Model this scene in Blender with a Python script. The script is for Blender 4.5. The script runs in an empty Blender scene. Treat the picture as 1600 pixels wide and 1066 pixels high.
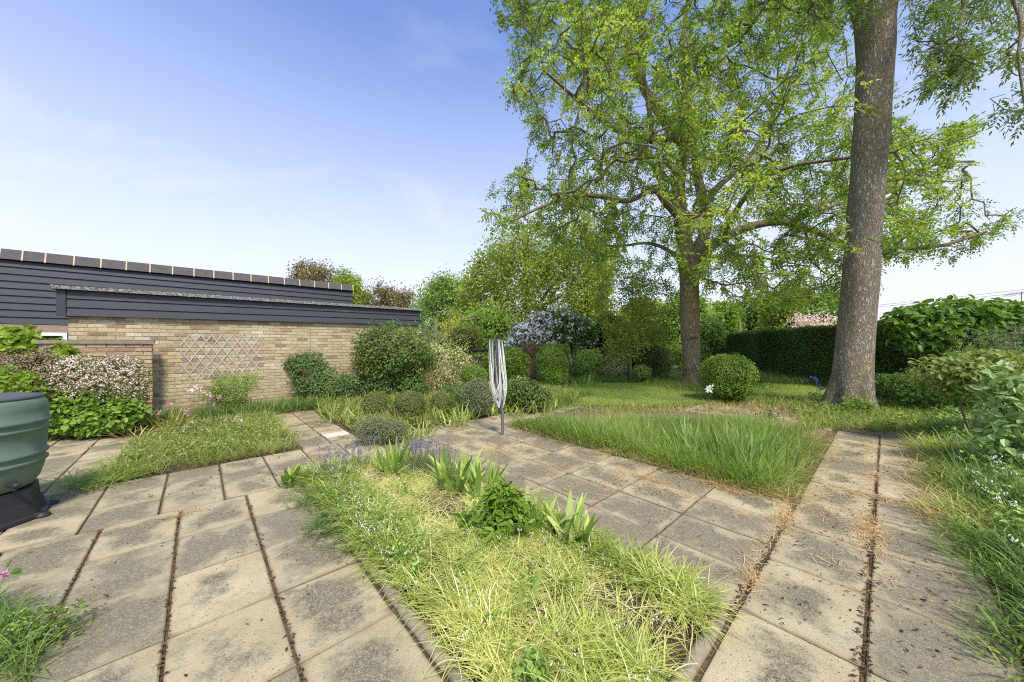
import bpy, math, random
import numpy as np
from mathutils import Vector, Matrix

R = np.random.default_rng(7)
random.seed(7)
C = bpy.context.scene.collection
FPX, HZ, EYE = 535.0, 537.0, 1.44          # focal length in photo pixels, horizon row, eye height

# ------------------------------------------------------------------ camera, sky, sun, exposure
cd = bpy.data.cameras.new('camera'); cam = bpy.data.objects.new('camera', cd); C.objects.link(cam)
cam.location = (0, 0, EYE); cam.rotation_euler = (math.radians(90), 0, 0)
cd.sensor_width = 36; cd.lens = 36 * FPX / 1600; cd.shift_y = (HZ - 533) / 1600
cd.clip_start = 0.05; cd.clip_end = 3000
bpy.context.scene.camera = cam
SUN_EL, SUN_AZ = math.radians(54), math.radians(158)    # azimuth clockwise from +Y (view direction)
w = bpy.data.worlds.new('World'); bpy.context.scene.world = w; w.use_nodes = True
nt = w.node_tree; nt.nodes.clear()
N = nt.nodes.new; LK = nt.links.new
out = N('ShaderNodeOutputWorld'); bg = N('ShaderNodeBackground'); sky = N('ShaderNodeTexSky')
sky.sky_type = 'NISHITA'; sky.sun_disc = False; sky.sun_elevation = SUN_EL; sky.sun_rotation = SUN_AZ
sky.air_density = 1.0; sky.dust_density = 0.6; sky.ozone_density = 2.2; sky.altitude = 0
bg.inputs[1].default_value = 0.15
tint = N('ShaderNodeMix'); tint.data_type = 'RGBA'; tint.blend_type = 'MULTIPLY'; tint.inputs[0].default_value = 1
tint.inputs[7].default_value = (1.12, 1.10, 1.30, 1)
LK(sky.outputs[0], tint.inputs[6])
tc = N('ShaderNodeTexCoord'); sep = N('ShaderNodeSeparateXYZ'); LK(tc.outputs['Generated'], sep.inputs[0])
# thin high cloud: stretched on a flat layer, thicker towards the horizon
dv = N('ShaderNodeVectorMath'); dv.operation = 'DIVIDE'
mz = N('ShaderNodeMath'); mz.operation = 'MAXIMUM'; mz.inputs[1].default_value = 0.0; LK(sep.outputs[2], mz.inputs[0])
ad = N('ShaderNodeMath'); ad.operation = 'ADD'; ad.inputs[1].default_value = 0.22; LK(mz.outputs[0], ad.inputs[0])
cmb = N('ShaderNodeCombineXYZ')
for i in range(3): LK(ad.outputs[0], cmb.inputs[i])
LK(tc.outputs['Generated'], dv.inputs[0]); LK(cmb.outputs[0], dv.inputs[1])
mp = N('ShaderNodeMapping'); mp.inputs['Scale'].default_value = (0.8, 1.5, 0.6); mp.inputs['Location'].default_value = (2.3, 0.4, 0.2)
mp.inputs['Rotation'].default_value = (0, 0, 0.5)
LK(dv.outputs[0], mp.inputs[0])
nz = N('ShaderNodeTexNoise'); nz.inputs['Scale'].default_value = 1.3; nz.inputs['Detail'].default_value = 9; nz.inputs['Roughness'].default_value = 0.62
nz.inputs['Distortion'].default_value = 0.5
LK(mp.outputs[0], nz.inputs['Vector'])
cr = N('ShaderNodeMapRange'); cr.inputs[1].default_value = 0.52; cr.inputs[2].default_value = 0.85; cr.inputs[3].default_value = 0.0; cr.inputs[4].default_value = 0.38
LK(nz.outputs[0], cr.inputs[0])
hz = N('ShaderNodeMapRange'); hz.inputs[1].default_value = 0.0; hz.inputs[2].default_value = 0.66; hz.inputs[3].default_value = 0.98; hz.inputs[4].default_value = 0.0
LK(sep.outputs[2], hz.inputs[0])
mxm = N('ShaderNodeMath'); mxm.operation = 'ADD'; mxm.use_clamp = True; LK(cr.outputs[0], mxm.inputs[0]); LK(hz.outputs[0], mxm.inputs[1])
cl = N('ShaderNodeMix'); cl.data_type = 'RGBA'; cl.inputs[7].default_value = (4.05, 4.0, 4.45, 1)
LK(mxm.outputs[0], cl.inputs[0]); LK(tint.outputs[2], cl.inputs[6]); LK(cl.outputs[2], bg.inputs[0]); LK(bg.outputs[0], out.inputs[0])

sl = bpy.data.lights.new('sun', 'SUN'); sl.energy = 3.05; sl.angle = math.radians(9); sl.color = (1, .91, .76)
so = bpy.data.objects.new('sun', sl); C.objects.link(so)
sd = Vector((math.sin(SUN_AZ) * math.cos(SUN_EL), math.cos(SUN_AZ) * math.cos(SUN_EL), math.sin(SUN_EL)))
so.rotation_euler = sd.to_track_quat('Z', 'Y').to_euler(); so.location = sd * 60
vs = bpy.context.scene.view_settings
vs.view_transform = 'Standard'; vs.look = 'None'; vs.gamma = 1; vs.exposure = 0.68; vs.use_curve_mapping = False
bpy.context.scene.cycles.max_bounces = 8
bpy.context.scene.cycles.diffuse_bounces = 4
bpy.context.scene.cycles.transmission_bounces = 4
bpy.context.scene.cycles.use_denoising = False
bpy.context.scene.cycles.filter_width = 1.1

# ------------------------------------------------------------------ geometry of the place
_a = math.atan(585 / 535)
UD = np.array([math.sin(_a), math.cos(_a)]); VD = np.array([-UD[1], UD[0]])   # paving directions

def G(x, y):                       # photo pixel -> point on the ground
    D = EYE * FPX / (y - HZ); return np.array([(x - 800) / FPX * D, D, 0.0])
def AT(x, y, D):                   # photo pixel at distance D
    return np.array([(x - 800) / FPX * D, D, EYE + (HZ - y) / FPX * D])
def W(u, v, z=0.0):
    return np.array([u * UD[0] + v * VD[0], u * UD[1] + v * VD[1], z])
def Wn(u, v, z):
    return np.stack([u * UD[0] + v * VD[0], u * UD[1] + v * VD[1], z + 0 * u], 1)
def onv(x, v):                     # distance and u of pixel column x on the upright plane v = const
    D = v / ((x - 800) / FPX * VD[0] + VD[1]); X = (x - 800) / FPX * D
    return D, X * UD[0] + D * UD[1]
def onvz(x, y, v):
    D, u = onv(x, v); return u, EYE + (HZ - y) / FPX * D
PAVROT = math.atan2(UD[1], UD[0])

def noise3(P, s, seed=0, k=14):
    r = np.random.default_rng(seed + 100)
    K = r.normal(size=(k, 3)) * s; ph = r.random(k) * 6.28
    return np.sin(P @ K.T + ph).sum(1) / math.sqrt(k)

def inpoly(x, y, poly):
    p = np.asarray(poly, float); c = np.zeros(len(x), bool); n = len(p); j = n - 1
    for i in range(n):
        xi, yi = p[i]; xj, yj = p[j]
        t = ((yi > y) != (yj > y)) & (x < (xj - xi) * (y - yi) / (yj - yi + 1e-12) + xi)
        c ^= t; j = i
    return c
def samp(poly, n, rng=R):
    p = np.asarray(poly, float); lo, hi = p.min(0), p.max(0); X = []; c = 0
    while c < n:
        q = rng.random((n * 2 + 50, 2)) * (hi - lo) + lo
        q = q[inpoly(q[:, 0], q[:, 1], poly)]; X.append(q); c += len(q)
    return np.concatenate(X)[:n]

# ------------------------------------------------------------------ object helpers
def tag(o, label=None, cat=None, group=None, kind=None):
    if label: o['label'] = label
    if cat: o['category'] = cat
    if group: o['group'] = group
    if kind: o['kind'] = kind
    return o
def root(name, label, cat, loc=(0, 0, 0), group=None):
    o = bpy.data.objects.new(name, None); C.objects.link(o); o.empty_display_size = .1
    o.location = [float(q) for q in loc]
    return tag(o, label, cat, group)
def link(name, me, mat=None, parent=None, loc=None, rz=0):
    o = bpy.data.objects.new(name, me); C.objects.link(o)
    if mat is not None and not me.materials: me.materials.append(mat)
    if loc is not None: o.location = [float(q) for q in loc]; o.rotation_euler = (0, 0, rz)
    if parent is not None:
        o.parent = parent
    return o
def npmesh(name, V, F, attrs=None, smooth=False):
    V = np.ascontiguousarray(V, np.float32); F = np.ascontiguousarray(F, np.int32); k = F.shape[1]
    me = bpy.data.meshes.new(name)
    me.vertices.add(len(V)); me.vertices.foreach_set('co', V.ravel())
    me.loops.add(F.size); me.loops.foreach_set('vertex_index', F.ravel())
    me.polygons.add(len(F)); me.polygons.foreach_set('loop_start', np.arange(0, F.size, k, dtype=np.int32))
    if smooth: me.polygons.foreach_set('use_smooth', np.ones(len(F), bool))
    me.update(calc_edges=True)
    if not smooth: me.shade_flat()
    for n, a in (attrs or {}).items():
        at = me.attributes.new(n, 'FLOAT', 'POINT'); at.data.foreach_set('value', np.ascontiguousarray(a, np.float32))
    return me
def place(name, V, F, mat, parent=None, attrs=None, smooth=False):
    """world-space mesh; when parented, coordinates are made local to the parent's location"""
    V = np.asarray(V, float)
    if parent is not None:
        off = np.zeros(3); p = parent
        while p is not None: off += np.array(p.location); p = p.parent
        V = V - off; o = link(name, npmesh(name, V, F, attrs, smooth), mat, parent)
    else:
        c = V.mean(0); c[2] = V[:, 2].min(); o = link(name, npmesh(name, V - c, F, attrs, smooth), mat); o.location = [float(q) for q in c]
    return o
BOXF = np.array([[0, 3, 2, 1], [4, 5, 6, 7], [0, 1, 5, 4], [1, 2, 6, 5], [2, 3, 7, 6], [3, 0, 4, 7]])
def boxV(x0, x1, y0, y1, z0, z1):
    return np.array([[x0, y0, z0], [x1, y0, z0], [x1, y1, z0], [x0, y1, z0], [x0, y0, z1], [x1, y0, z1], [x1, y1, z1], [x0, y1, z1]], float)
def cat(parts):
    Vs, Fs, n = [], [], 0
    for V, F in parts: Vs.append(V); Fs.append(F + n); n += len(V)
    return np.concatenate(Vs), np.concatenate(Fs)
def uvbox(u0, u1, v0, v1, z0, z1):
    b = boxV(u0, u1, v0, v1, z0, z1); return Wn(b[:, 0], b[:, 1], b[:, 2]), BOXF

def smoothpath(P, n):
    P = np.asarray(P, float); m = len(P)
    if m < 3:
        t = np.linspace(0, 1, n)[:, None]; return P[0] * (1 - t) + P[-1] * t
    Q = np.vstack([2 * P[0] - P[1], P, 2 * P[-1] - P[-2]]); out = []
    for t in np.linspace(0, m - 1 - 1e-6, n):
        i = int(t); f = t - i; a, b, c, d = Q[i:i + 4]
        out.append(.5 * ((2 * b) + (-a + c) * f + (2 * a - 5 * b + 4 * c - d) * f * f + (-a + 3 * b - 3 * c + d) * f ** 3))
    return np.array(out)
def tube(P, r, sides=8, rough=0.0, seed=0):
    P = np.asarray(P, float); n = len(P); r = np.broadcast_to(r, (n,)).astype(float)
    T = np.gradient(P, axis=0); T /= np.linalg.norm(T, axis=1)[:, None] + 1e-9
    a = np.array([1., 0, 0]) if abs(T[0, 0]) < .8 else np.array([0, 1., 0])
    V = []
    ang = np.linspace(0, 2 * math.pi, sides, endpoint=False)
    for i in range(n):
        b = a - T[i] * (a @ T[i]); b /= np.linalg.norm(b); a = b; c = np.cross(T[i], b)
        ring = P[i] + r[i] * (np.cos(ang)[:, None] * b + np.sin(ang)[:, None] * c)
        V.append(ring)
    V = np.concatenate(V)
    if rough:
        ctr = np.repeat(P, sides, 0); d = V - ctr
        V = ctr + d * (1 + rough * noise3(V * [1, 1, .35], 5 / max(r.max(), .02) * .25, seed)[:, None])
    i = np.arange(n - 1)[:, None] * sides; j = np.arange(sides)[None]; k = (j + 1) % sides
    F = np.stack([i + j, i + k, i + sides + k, i + sides + j], -1).reshape(-1, 4)
    return V, F
def edges_mesh(A, B, ra, rb, sides=4):
    d = B - A; L = np.linalg.norm(d, axis=1)[:, None] + 1e-9; d = d / L
    h = np.where(np.abs(d[:, 2:3]) < .9, np.array([[0, 0, 1.]]), np.array([[1., 0, 0]]))
    s = np.cross(d, h); s /= np.linalg.norm(s, axis=1)[:, None]; t = np.cross(d, s)
    V = []
    for P, r in ((A, ra), (B, rb)):
        for k in range(sides):
            an = 2 * math.pi * k / sides
            V.append(P + r[:, None] * (math.cos(an) * s + math.sin(an) * t))
    V = np.stack(V, 1); n = len(A); F = []
    for k in range(sides):
        F.append([k, (k + 1) % sides, sides + (k + 1) % sides, sides + k])
    F = np.array(F)[None] + (np.arange(n) * 2 * sides)[:, None, None]
    return V.reshape(-1, 3), F.reshape(-1, 4)

def unit(v): return v / (np.linalg.norm(v, axis=1)[:, None] + 1e-9)
def leaves(P, D, Nn, L, Wd, fold=.2, droop=.15, shape='diamond'):
    n = len(P); D = unit(D); S = unit(np.cross(Nn, D)); Nn = np.cross(D, S)
    L = np.broadcast_to(L, n)[:, None]; Wd = np.broadcast_to(Wd, n)[:, None]
    up = Nn * fold * Wd
    if shape == 'diamond':
        V = np.stack([P, P + D * L * .45 + S * Wd / 2 + up, P + D * L - Nn * droop * L, P + D * L * .45 - S * Wd / 2 + up], 1)
        F = np.array([[0, 1, 2], [0, 2, 3]])
    else:
        V = np.stack([P, P + D * L * .28 + S * Wd * .5 + up, P + D * L * .68 + S * Wd * .4 + up * .8 - Nn * droop * .4 * L, P + D * L - Nn * droop * L,
                      P + D * L * .68 - S * Wd * .4 + up * .8 - Nn * droop * .4 * L, P + D * L * .28 - S * Wd * .5 + up], 1)
        F = np.array([[0, 1, 2], [0, 2, 3], [0, 3, 4], [0, 4, 5]])
    k = V.shape[1]
    F = (F[None] + (np.arange(n) * k)[:, None, None]).reshape(-1, 3)
    return V.reshape(-1, 3), F, k
def rvec(n, rng=R):
    return unit(rng.normal(size=(n, 3)))

def blades(P, az, L, t0, bend, Wd, seg=3, zmin=None, twist=.6, rng=R):
    n = len(P); d = np.stack([np.cos(az), np.sin(az), 0 * az], 1)
    tw = rng.normal(size=n) * twist
    S = np.stack([-np.sin(az + tw), np.cos(az + tw), 0 * az], 1)
    V = []; p = P.copy(); tv = np.array([1.0, .95, .7, .12] if seg == 3 else [1, 1.05, .95, .7, .1])
    for i in range(seg + 1):
        hw = (Wd * tv[i] * .5)[:, None]
        V += [p - S * hw, p + S * hw]
        th = t0 + bend * (i + .5) / seg
        p = p + (L / seg)[:, None] * (np.sin(th)[:, None] * d + np.cos(th)[:, None] * [0, 0, 1])
        if zmin is not None:
            p[:, 2] = np.maximum(p[:, 2], zmin + .012 * rng.random(n))
    V = np.stack(V, 1); F = np.array([[2 * i, 2 * i + 1, 2 * i + 3, 2 * i + 2] for i in range(seg)])
    F = (F[None] + (np.arange(n) * (2 * seg + 2))[:, None, None]).reshape(-1, 4)
    return V.reshape(-1, 3), F, 2 * seg + 2

def leafparts(rt, V, F, k, rnd, mat, N, key, name='leaf', rest='foliage'):
    """the N leaves that show largest become parts of their own, the others stay joined"""
    n = len(V) // k; V = V.reshape(n, k, 3); fp = len(F) // n; F0 = F[:fp]; o = np.argsort(key); rnd = np.asarray(rnd).reshape(n, k)
    for i in o[:N]: place(name, V[i], F0, mat, rt, {'rnd': rnd[i]})
    q = o[N:]
    if len(q):
        FF = (F0[None] + (np.arange(len(q)) * k)[:, None, None]).reshape(-1, F.shape[1])
        place(rest, V[q].reshape(-1, 3), FF, mat, rt, {'rnd': rnd[q].ravel()})['kind'] = 'stuff'

# ------------------------------------------------------------------ materials
def newmat(name):
    m = bpy.data.materials.new(name); m.use_nodes = True; nt = m.node_tree; nt.nodes.clear(); return m, nt
def nd(nt, t, **kw):
    n = nt.nodes.new(t)
    for k, v in kw.items():
        if k[0] == 'i' and k[1:].isdigit(): n.inputs[int(k[1:])].default_value = v
        elif k.startswith('in_'): n.inputs[k[3:].replace('_', ' ')].default_value = v
        else: setattr(n, k, v)
    return n
def ramp(nt, fac, stops):
    r = nt.nodes.new('ShaderNodeValToRGB'); e = r.color_ramp.elements
    while len(e) < len(stops): e.new(.5)
    for q, (p, c) in zip(e, stops): q.position = p; q.color = (*c, 1)
    nt.links.new(fac, r.inputs[0]); return r.outputs[0]
def mixc(nt, fac, a, b, mode='MIX'):
    m = nt.nodes.new('ShaderNodeMix'); m.data_type = 'RGBA'; m.blend_type = mode
    for s, v in ((0, fac), (6, a), (7, b)):
        if hasattr(v, 'is_linked') or hasattr(v, 'links'): nt.links.new(v, m.inputs[s])
        else: m.inputs[s].default_value = v if s == 0 else (*v, 1)
    return m.outputs[2]
def mrange(nt, v, a, b, c=0., d=1., smooth=False):
    m = nt.nodes.new('ShaderNodeMapRange')
    if smooth: m.interpolation_type = 'SMOOTHSTEP'
    for i, q in enumerate((a, b, c, d)): m.inputs[i + 1].default_value = q
    nt.links.new(v, m.inputs[0]); return m.outputs[0]
def mth(nt, op, a, b=0.0, clamp=False):
    m = nt.nodes.new('ShaderNodeMath'); m.operation = op; m.use_clamp = clamp
    for s, v in ((0, a), (1, b)):
        if hasattr(v, 'links'): nt.links.new(v, m.inputs[s])
        else: m.inputs[s].default_value = v
    return m.outputs[0]
def noise(nt, vec, scale, detail=4, rough=.55, dist=0.):
    n = nt.nodes.new('ShaderNodeTexNoise'); n.inputs['Scale'].default_value = scale; n.inputs['Detail'].default_value = detail
    n.inputs['Roughness'].default_value = rough; n.inputs['Distortion'].default_value = dist
    if vec is not None: nt.links.new(vec, n.inputs['Vector'])
    return n.outputs[0]
def voro(nt, vec, scale, feature='F1', rnd=1.):
    n = nt.nodes.new('ShaderNodeTexVoronoi'); n.feature = feature; n.inputs['Scale'].default_value = scale; n.inputs['Randomness'].default_value = rnd
    if vec is not None: nt.links.new(vec, n.inputs['Vector'])
    return n
def geom(nt): return nt.nodes.new('ShaderNodeNewGeometry').outputs['Position']
def objc(nt): return nt.nodes.new('ShaderNodeTexCoord').outputs['Object']
def scl(nt, vec, s):
    m = nt.nodes.new('ShaderNodeMapping'); m.inputs['Scale'].default_value = s; nt.links.new(vec, m.inputs[0]); return m.outputs[0]
def orand(nt): return nt.nodes.new('ShaderNodeObjectInfo').outputs['Random']
def attr(nt, n='rnd'):
    a = nt.nodes.new('ShaderNodeAttribute'); a.attribute_name = n; return a.outputs['Fac']
def finish(m, nt, col, rough=.8, bump=None, bs=.3, bd=.01, spec=.3, metal=0.):
    b = nt.nodes.new('ShaderNodeBsdfPrincipled'); o = nt.nodes.new('ShaderNodeOutputMaterial')
    if hasattr(col, 'links'): nt.links.new(col, b.inputs['Base Color'])
    else: b.inputs['Base Color'].default_value = (*col, 1)
    if hasattr(rough, 'links'): nt.links.new(rough, b.inputs['Roughness'])
    else: b.inputs['Roughness'].default_value = rough
    b.inputs['Specular IOR Level'].default_value = spec; b.inputs['Metallic'].default_value = metal
    if bump is not None:
        bn = nt.nodes.new('ShaderNodeBump'); bn.inputs['Strength'].default_value = bs; bn.inputs['Distance'].default_value = bd
        nt.links.new(bump, bn.inputs['Height']); nt.links.new(bn.outputs[0], b.inputs['Normal'])
    nt.links.new(b.outputs[0], o.inputs[0]); return m

def leafmat(name, cols, trans=.35, rough=.5, spec=.35, tscale=1.5):
    m, nt = newmat(name)
    c = ramp(nt, attr(nt), [(i / (len(cols) - 1), q) for i, q in enumerate(cols)])
    b = nd(nt, 'ShaderNodeBsdfPrincipled'); b.inputs['Roughness'].default_value = rough; b.inputs['Specular IOR Level'].default_value = spec
    t = nd(nt, 'ShaderNodeBsdfTranslucent'); mx = nd(nt, 'ShaderNodeMixShader', i0=trans); o = nd(nt, 'ShaderNodeOutputMaterial')
    tcx = mixc(nt, 1.0, c, (tscale * 1.1, tscale * 1.1, tscale * .7), 'MULTIPLY')
    nt.links.new(c, b.inputs['Base Color']); nt.links.new(tcx, t.inputs[0])
    nt.links.new(b.outputs[0], mx.inputs[1]); nt.links.new(t.outputs[0], mx.inputs[2]); nt.links.new(mx.outputs[0], o.inputs[0])
    return m
def plain(name, col, rough=.6, spec=.3, metal=0., var=0.12, scale=12, bump=.1):
    m, nt = newmat(name); p = objc(nt)
    n = noise(nt, p, scale, 5)
    c = mixc(nt, n, tuple(q * (1 - var) for q in col), tuple(min(1, q * (1 + var)) for q in col))
    return finish(m, nt, c, rough, n, bump, .004, spec, metal)

M = {}
def slab_mat():
    m, nt = newmat('slab_concrete')
    tcn = nd(nt, 'ShaderNodeTexCoord'); pos = geom(nt); rn = orand(nt)
    s = nd(nt, 'ShaderNodeSeparateXYZ'); nt.links.new(tcn.outputs['Object'], s.inputs[0])
    big = noise(nt, pos, 3.2, 5, .6, .3)
    # distance from the slab's edge in metres (half sizes stored on the mesh)
    ex = mth(nt, 'SUBTRACT', attr(nt, 'hx'), mth(nt, 'ABSOLUTE', s.outputs[0])); ey = mth(nt, 'SUBTRACT', attr(nt, 'hy'), mth(nt, 'ABSOLUTE', s.outputs[1]))
    ed = nd(nt, 'ShaderNodeMath', operation='SMOOTH_MIN', i2=.08); nt.links.new(ex, ed.inputs[0]); nt.links.new(ey, ed.inputs[1])
    shift = nd(nt, 'ShaderNodeVectorMath', operation='SCALE'); nt.links.new(rn, shift.inputs['Scale']); shift.inputs[0].default_value = (37, 71, 13)
    addv = nd(nt, 'ShaderNodeVectorMath', operation='ADD'); nt.links.new(pos, addv.inputs[0]); nt.links.new(shift.outputs[0], addv.inputs[1])
    pn = noise(nt, addv.outputs[0], 4.5, 8, .68); wn = noise(nt, pos, 1.3, 4, .6)
    e2 = mth(nt, 'ADD', ed.outputs[0], mth(nt, 'ADD', mth(nt, 'MULTIPLY', mth(nt, 'SUBTRACT', pn, .5), .62), mth(nt, 'MULTIPLY', mth(nt, 'SUBTRACT', wn, .5), .45)))
    thr = mth(nt, 'ADD', e2, mth(nt, 'MULTIPLY', mth(nt, 'SUBTRACT', rn, .58), .16))
    patch = mrange(nt, thr, -.01, .14, 0, 1, True)
    fine = noise(nt, pos, 95, 3, .7)
    patch = mth(nt, 'MULTIPLY', patch, mrange(nt, noise(nt, pos, 38, 4, .75), .33, .52, .45, 1))
    base = ramp(nt, big, [(.25, (.325, .275, .155)), (.5, (.42, .36, .215)), (.8, (.52, .46, .30))])
    base = mixc(nt, mrange(nt, fine, .3, .7), base, (.30, .25, .18), 'MIX') if False else base
    dark = ramp(nt, fine, [(.34, (.028, .026, .019)), (.52, (.085, .076, .056)), (.7, (.34, .30, .21))])
    col = mixc(nt, mth(nt, 'MULTIPLY', patch, .82), base, dark)
    # exposed aggregate: small pale and dark stones
    vo = voro(nt, pos, 125); agg = mrange(nt, vo.outputs['Distance'], .2, .42, 1, 0)
    agc = ramp(nt, vo.outputs['Color'], [(.22, (.10, .08, .055)), (.45, (.27, .21, .14)), (.66, (.42, .35, .24)), (.80, (.60, .54, .43))])
    pick = nd(nt, 'ShaderNodeSeparateColor'); nt.links.new(vo.outputs['Color'], pick.inputs[0])
    col = mixc(nt, mth(nt, 'MULTIPLY', agg, mrange(nt, pick.outputs[1], .4, .6, 0, .75)), col, agc)
    # lichen spots, pale grey
    vl = voro(nt, addv.outputs[0], 9.0); ln = noise(nt, pos, 26, 3)
    lich = mrange(nt, mth(nt, 'ADD', vl.outputs['Distance'], mth(nt, 'MULTIPLY', ln, .25)), .17, .215, 1, 0)
    p2 = nd(nt, 'ShaderNodeSeparateColor'); nt.links.new(vl.outputs['Color'], p2.inputs[0])
    lich = mth(nt, 'MULTIPLY', lich, mth(nt, 'GREATER_THAN', p2.outputs[0], .42))
    col = mixc(nt, mth(nt, 'MULTIPLY', lich, .62), col, (.46, .43, .34))
    # small black specks and crumbs
    vk = voro(nt, pos, 42); pk = nd(nt, 'ShaderNodeSeparateColor'); nt.links.new(vk.outputs['Color'], pk.inputs[0])
    sp = mth(nt, 'MULTIPLY', mrange(nt, vk.outputs['Distance'], .1, .2, 1, 0), mth(nt, 'GREATER_THAN', pk.outputs[2], .88))
    col = mixc(nt, mth(nt, 'MULTIPLY', sp, .8), col, (.05, .04, .03))
    # ragged brown edge, darker towards the joints
    edge = mrange(nt, mth(nt, 'ADD', ed.outputs[0], mth(nt, 'MULTIPLY', mth(nt, 'SUBTRACT', pn, .5), .06)), -.01, .02, .7, 0, True)
    col = mixc(nt, edge, col, (.15, .115, .065))
    hgt = mth(nt, 'ADD', mth(nt, 'MULTIPLY', agg, .5), mth(nt, 'MULTIPLY', fine, .7))
    col = mixc(nt, mrange(nt, noise(nt, pos, 2.1, 6, .7), .56, .72, 0, .35), mixc(nt, mrange(nt, rn, 0, 1, 0, .42), col, (.25, .22, .15)), (.17, .16, .085))
    return finish(m, nt, col, .92, hgt, .55, .006, .2)
M['slab'] = slab_mat()
def soil_mat(name, c0, c1, c2, sc=30):
    m, nt = newmat(name); p = geom(nt); n = noise(nt, p, sc, 8, .7); v = voro(nt, p, 70)
    col = ramp(nt, n, [(.3, c0), (.5, c1), (.72, c2)])
    pk = nd(nt, 'ShaderNodeSeparateColor'); nt.links.new(v.outputs['Color'], pk.inputs[0])
    crumb = mth(nt, 'MULTIPLY', mrange(nt, v.outputs['Distance'], .2, .35, 1, 0), mth(nt, 'GREATER_THAN', pk.outputs[0], .72))
    col = mixc(nt, mth(nt, 'MULTIPLY', crumb, .7), col, (.30, .20, .10))
    h = mth(nt, 'ADD', n, mth(nt, 'MULTIPLY', v.outputs['Distance'], .5))
    return finish(m, nt, col, .95, h, .8, .02, .1)
M['joint'] = soil_mat('joint_soil', (.06, .043, .028), (.13, .092, .055), (.26, .19, .11), 45)
M['soil'] = soil_mat('bed_soil', (.04, .03, .02), (.085, .06, .04), (.18, .13, .08))
M['litter_soil'] = soil_mat('dry_mulch', (.10, .075, .045), (.20, .15, .09), (.34, .26, .15), 22)
def ground_mat():
    m, nt = newmat('rough_grass_ground'); p = geom(nt)
    n = noise(nt, p, .5, 5); f = noise(nt, p, 28, 5, .7)
    a = ramp(nt, f, [(.3, (.035, .055, .014)), (.55, (.075, .11, .03)), (.75, (.15, .17, .06))])
    b = ramp(nt, f, [(.3, (.07, .06, .03)), (.6, (.15, .14, .06)), (.8, (.22, .19, .09))])
    return finish(m, nt, mixc(nt, mrange(nt, n, .4, .65), a, b), .95, f, .6, .03, .1)
M['ground'] = ground_mat()
def lawn_mat():
    m, nt = newmat('lawn_grass'); p = geom(nt)
    n = noise(nt, p, 1.1, 5, .6); f = noise(nt, scl(nt, p, (1, .5, 1)), 60, 4, .8)
    a = ramp(nt, f, [(.3, (.12, .17, .03)), (.5, (.19, .25, .05)), (.72, (.28, .34, .09))])
    return finish(m, nt, mixc(nt, mrange(nt, n, .35, .7, 0, .5), a, (.27, .30, .07)), .9, f, .6, .02, .1)
M['lawn'] = lawn_mat()
BRK = [(0, (0.242, 0.175, 0.112)), (.10, (0.349, 0.263, 0.158)), (.24, (0.436, 0.350, 0.204)), (.5, (0.495, 0.422, 0.250)), (.75, (0.553, 0.489, 0.296)), (.9, (0.466, 0.433, 0.306)), (1, (0.640, 0.597, 0.428))]
def brick_mat(name, src, stops):
    m, nt = newmat(name); r = src(nt); p = geom(nt)
    col = ramp(nt, r, stops); n = noise(nt, p, 26, 6, .7); b = noise(nt, p, 1.0, 4)
    col = mixc(nt, mrange(nt, n, .42, .7, 0, .5), col, (.20, .14, .09))
    col = mixc(nt, mrange(nt, n, .5, .25, 0, .3), col, (.70, .58, .40))
    col = mixc(nt, mrange(nt, b, .52, .75, 0, .45), col, (.25, .19, .14))
    sz_ = nd(nt, 'ShaderNodeSeparateXYZ'); nt.links.new(p, sz_.inputs[0]); st_ = mth(nt, 'MULTIPLY', mrange(nt, sz_.outputs[2], .1, .9, 1, 0), mrange(nt, noise(nt, p, 2.5, 5), .35, .6))
    col = mixc(nt, mth(nt, 'MULTIPLY', st_, .45), col, (.20, .18, .10)); col = mixc(nt, mrange(nt, noise(nt, scl(nt, p, (1, 1, .5)), 1.6, 6, .7), .58, .72, 0, .35), col, (.62, .58, .48))
    return finish(m, nt, col, .92, n, .5, .006, .2)
M['brick'] = brick_mat('stock_brick', orand, BRK); M['brick_far'] = brick_mat('stock_brick_joined', attr, BRK)
RBR = [(0, (.24, .15, .10)), (.3, (.37, .26, .16)), (.6, (.44, .33, .20)), (1, (.50, .41, .26))]
M['redbrick'] = brick_mat('brown_brick', orand, RBR)
M['mortar'] = plain('mortar', (.36, .29, .19), .95, .1, 0, .3, 30, .4)
def clad_mat():
    m, nt = newmat('slate_cladding'); p = objc(nt); n = noise(nt, scl(nt, p, (2, 2, 40)), 6, 5, .6); r = orand(nt)
    col = mixc(nt, n, (.034, .041, .047), (.052, .062, .070)); col = mixc(nt, mrange(nt, r, 0, 1, 0, .25), col, (.065, .075, .085))
    col = mixc(nt, mrange(nt, noise(nt, geom(nt), 2.5, 6, .7), .58, .8, 0, .3), col, (.15, .155, .15))
    return finish(m, nt, col, .55, n, .35, .004, .4)
M['clad'] = clad_mat()
M['cladback'] = plain('dark_backing', (.02, .024, .03), .8)
def speckle(name, a, b, sc=110, rough=.85):
    m, nt = newmat(name); v = voro(nt, geom(nt), sc); pk = nd(nt, 'ShaderNodeSeparateColor'); nt.links.new(v.outputs['Color'], pk.inputs[0])
    return finish(m, nt, mixc(nt, mth(nt, 'POWER', pk.outputs[0], 2.), a, b), rough, v.outputs['Distance'], .5, .005, .2)
M['felt'] = speckle('mineral_felt', (.07, .07, .068), (.50, .49, .46), 90)
M['ridge'] = plain('ridge_tile_grey', (.095, .09, .088), .8, .3, 0, .5, 22, .5)
M['ridgemortar'] = plain('ridge_mortar', (.62, .50, .30), .95)
M['roof'] = plain('grey_roof', (.09, .08, .075), .85)
M['upvc'] = plain('white_window_frame', (.78, .79, .80), .35, .5, 0, .03)
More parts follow.
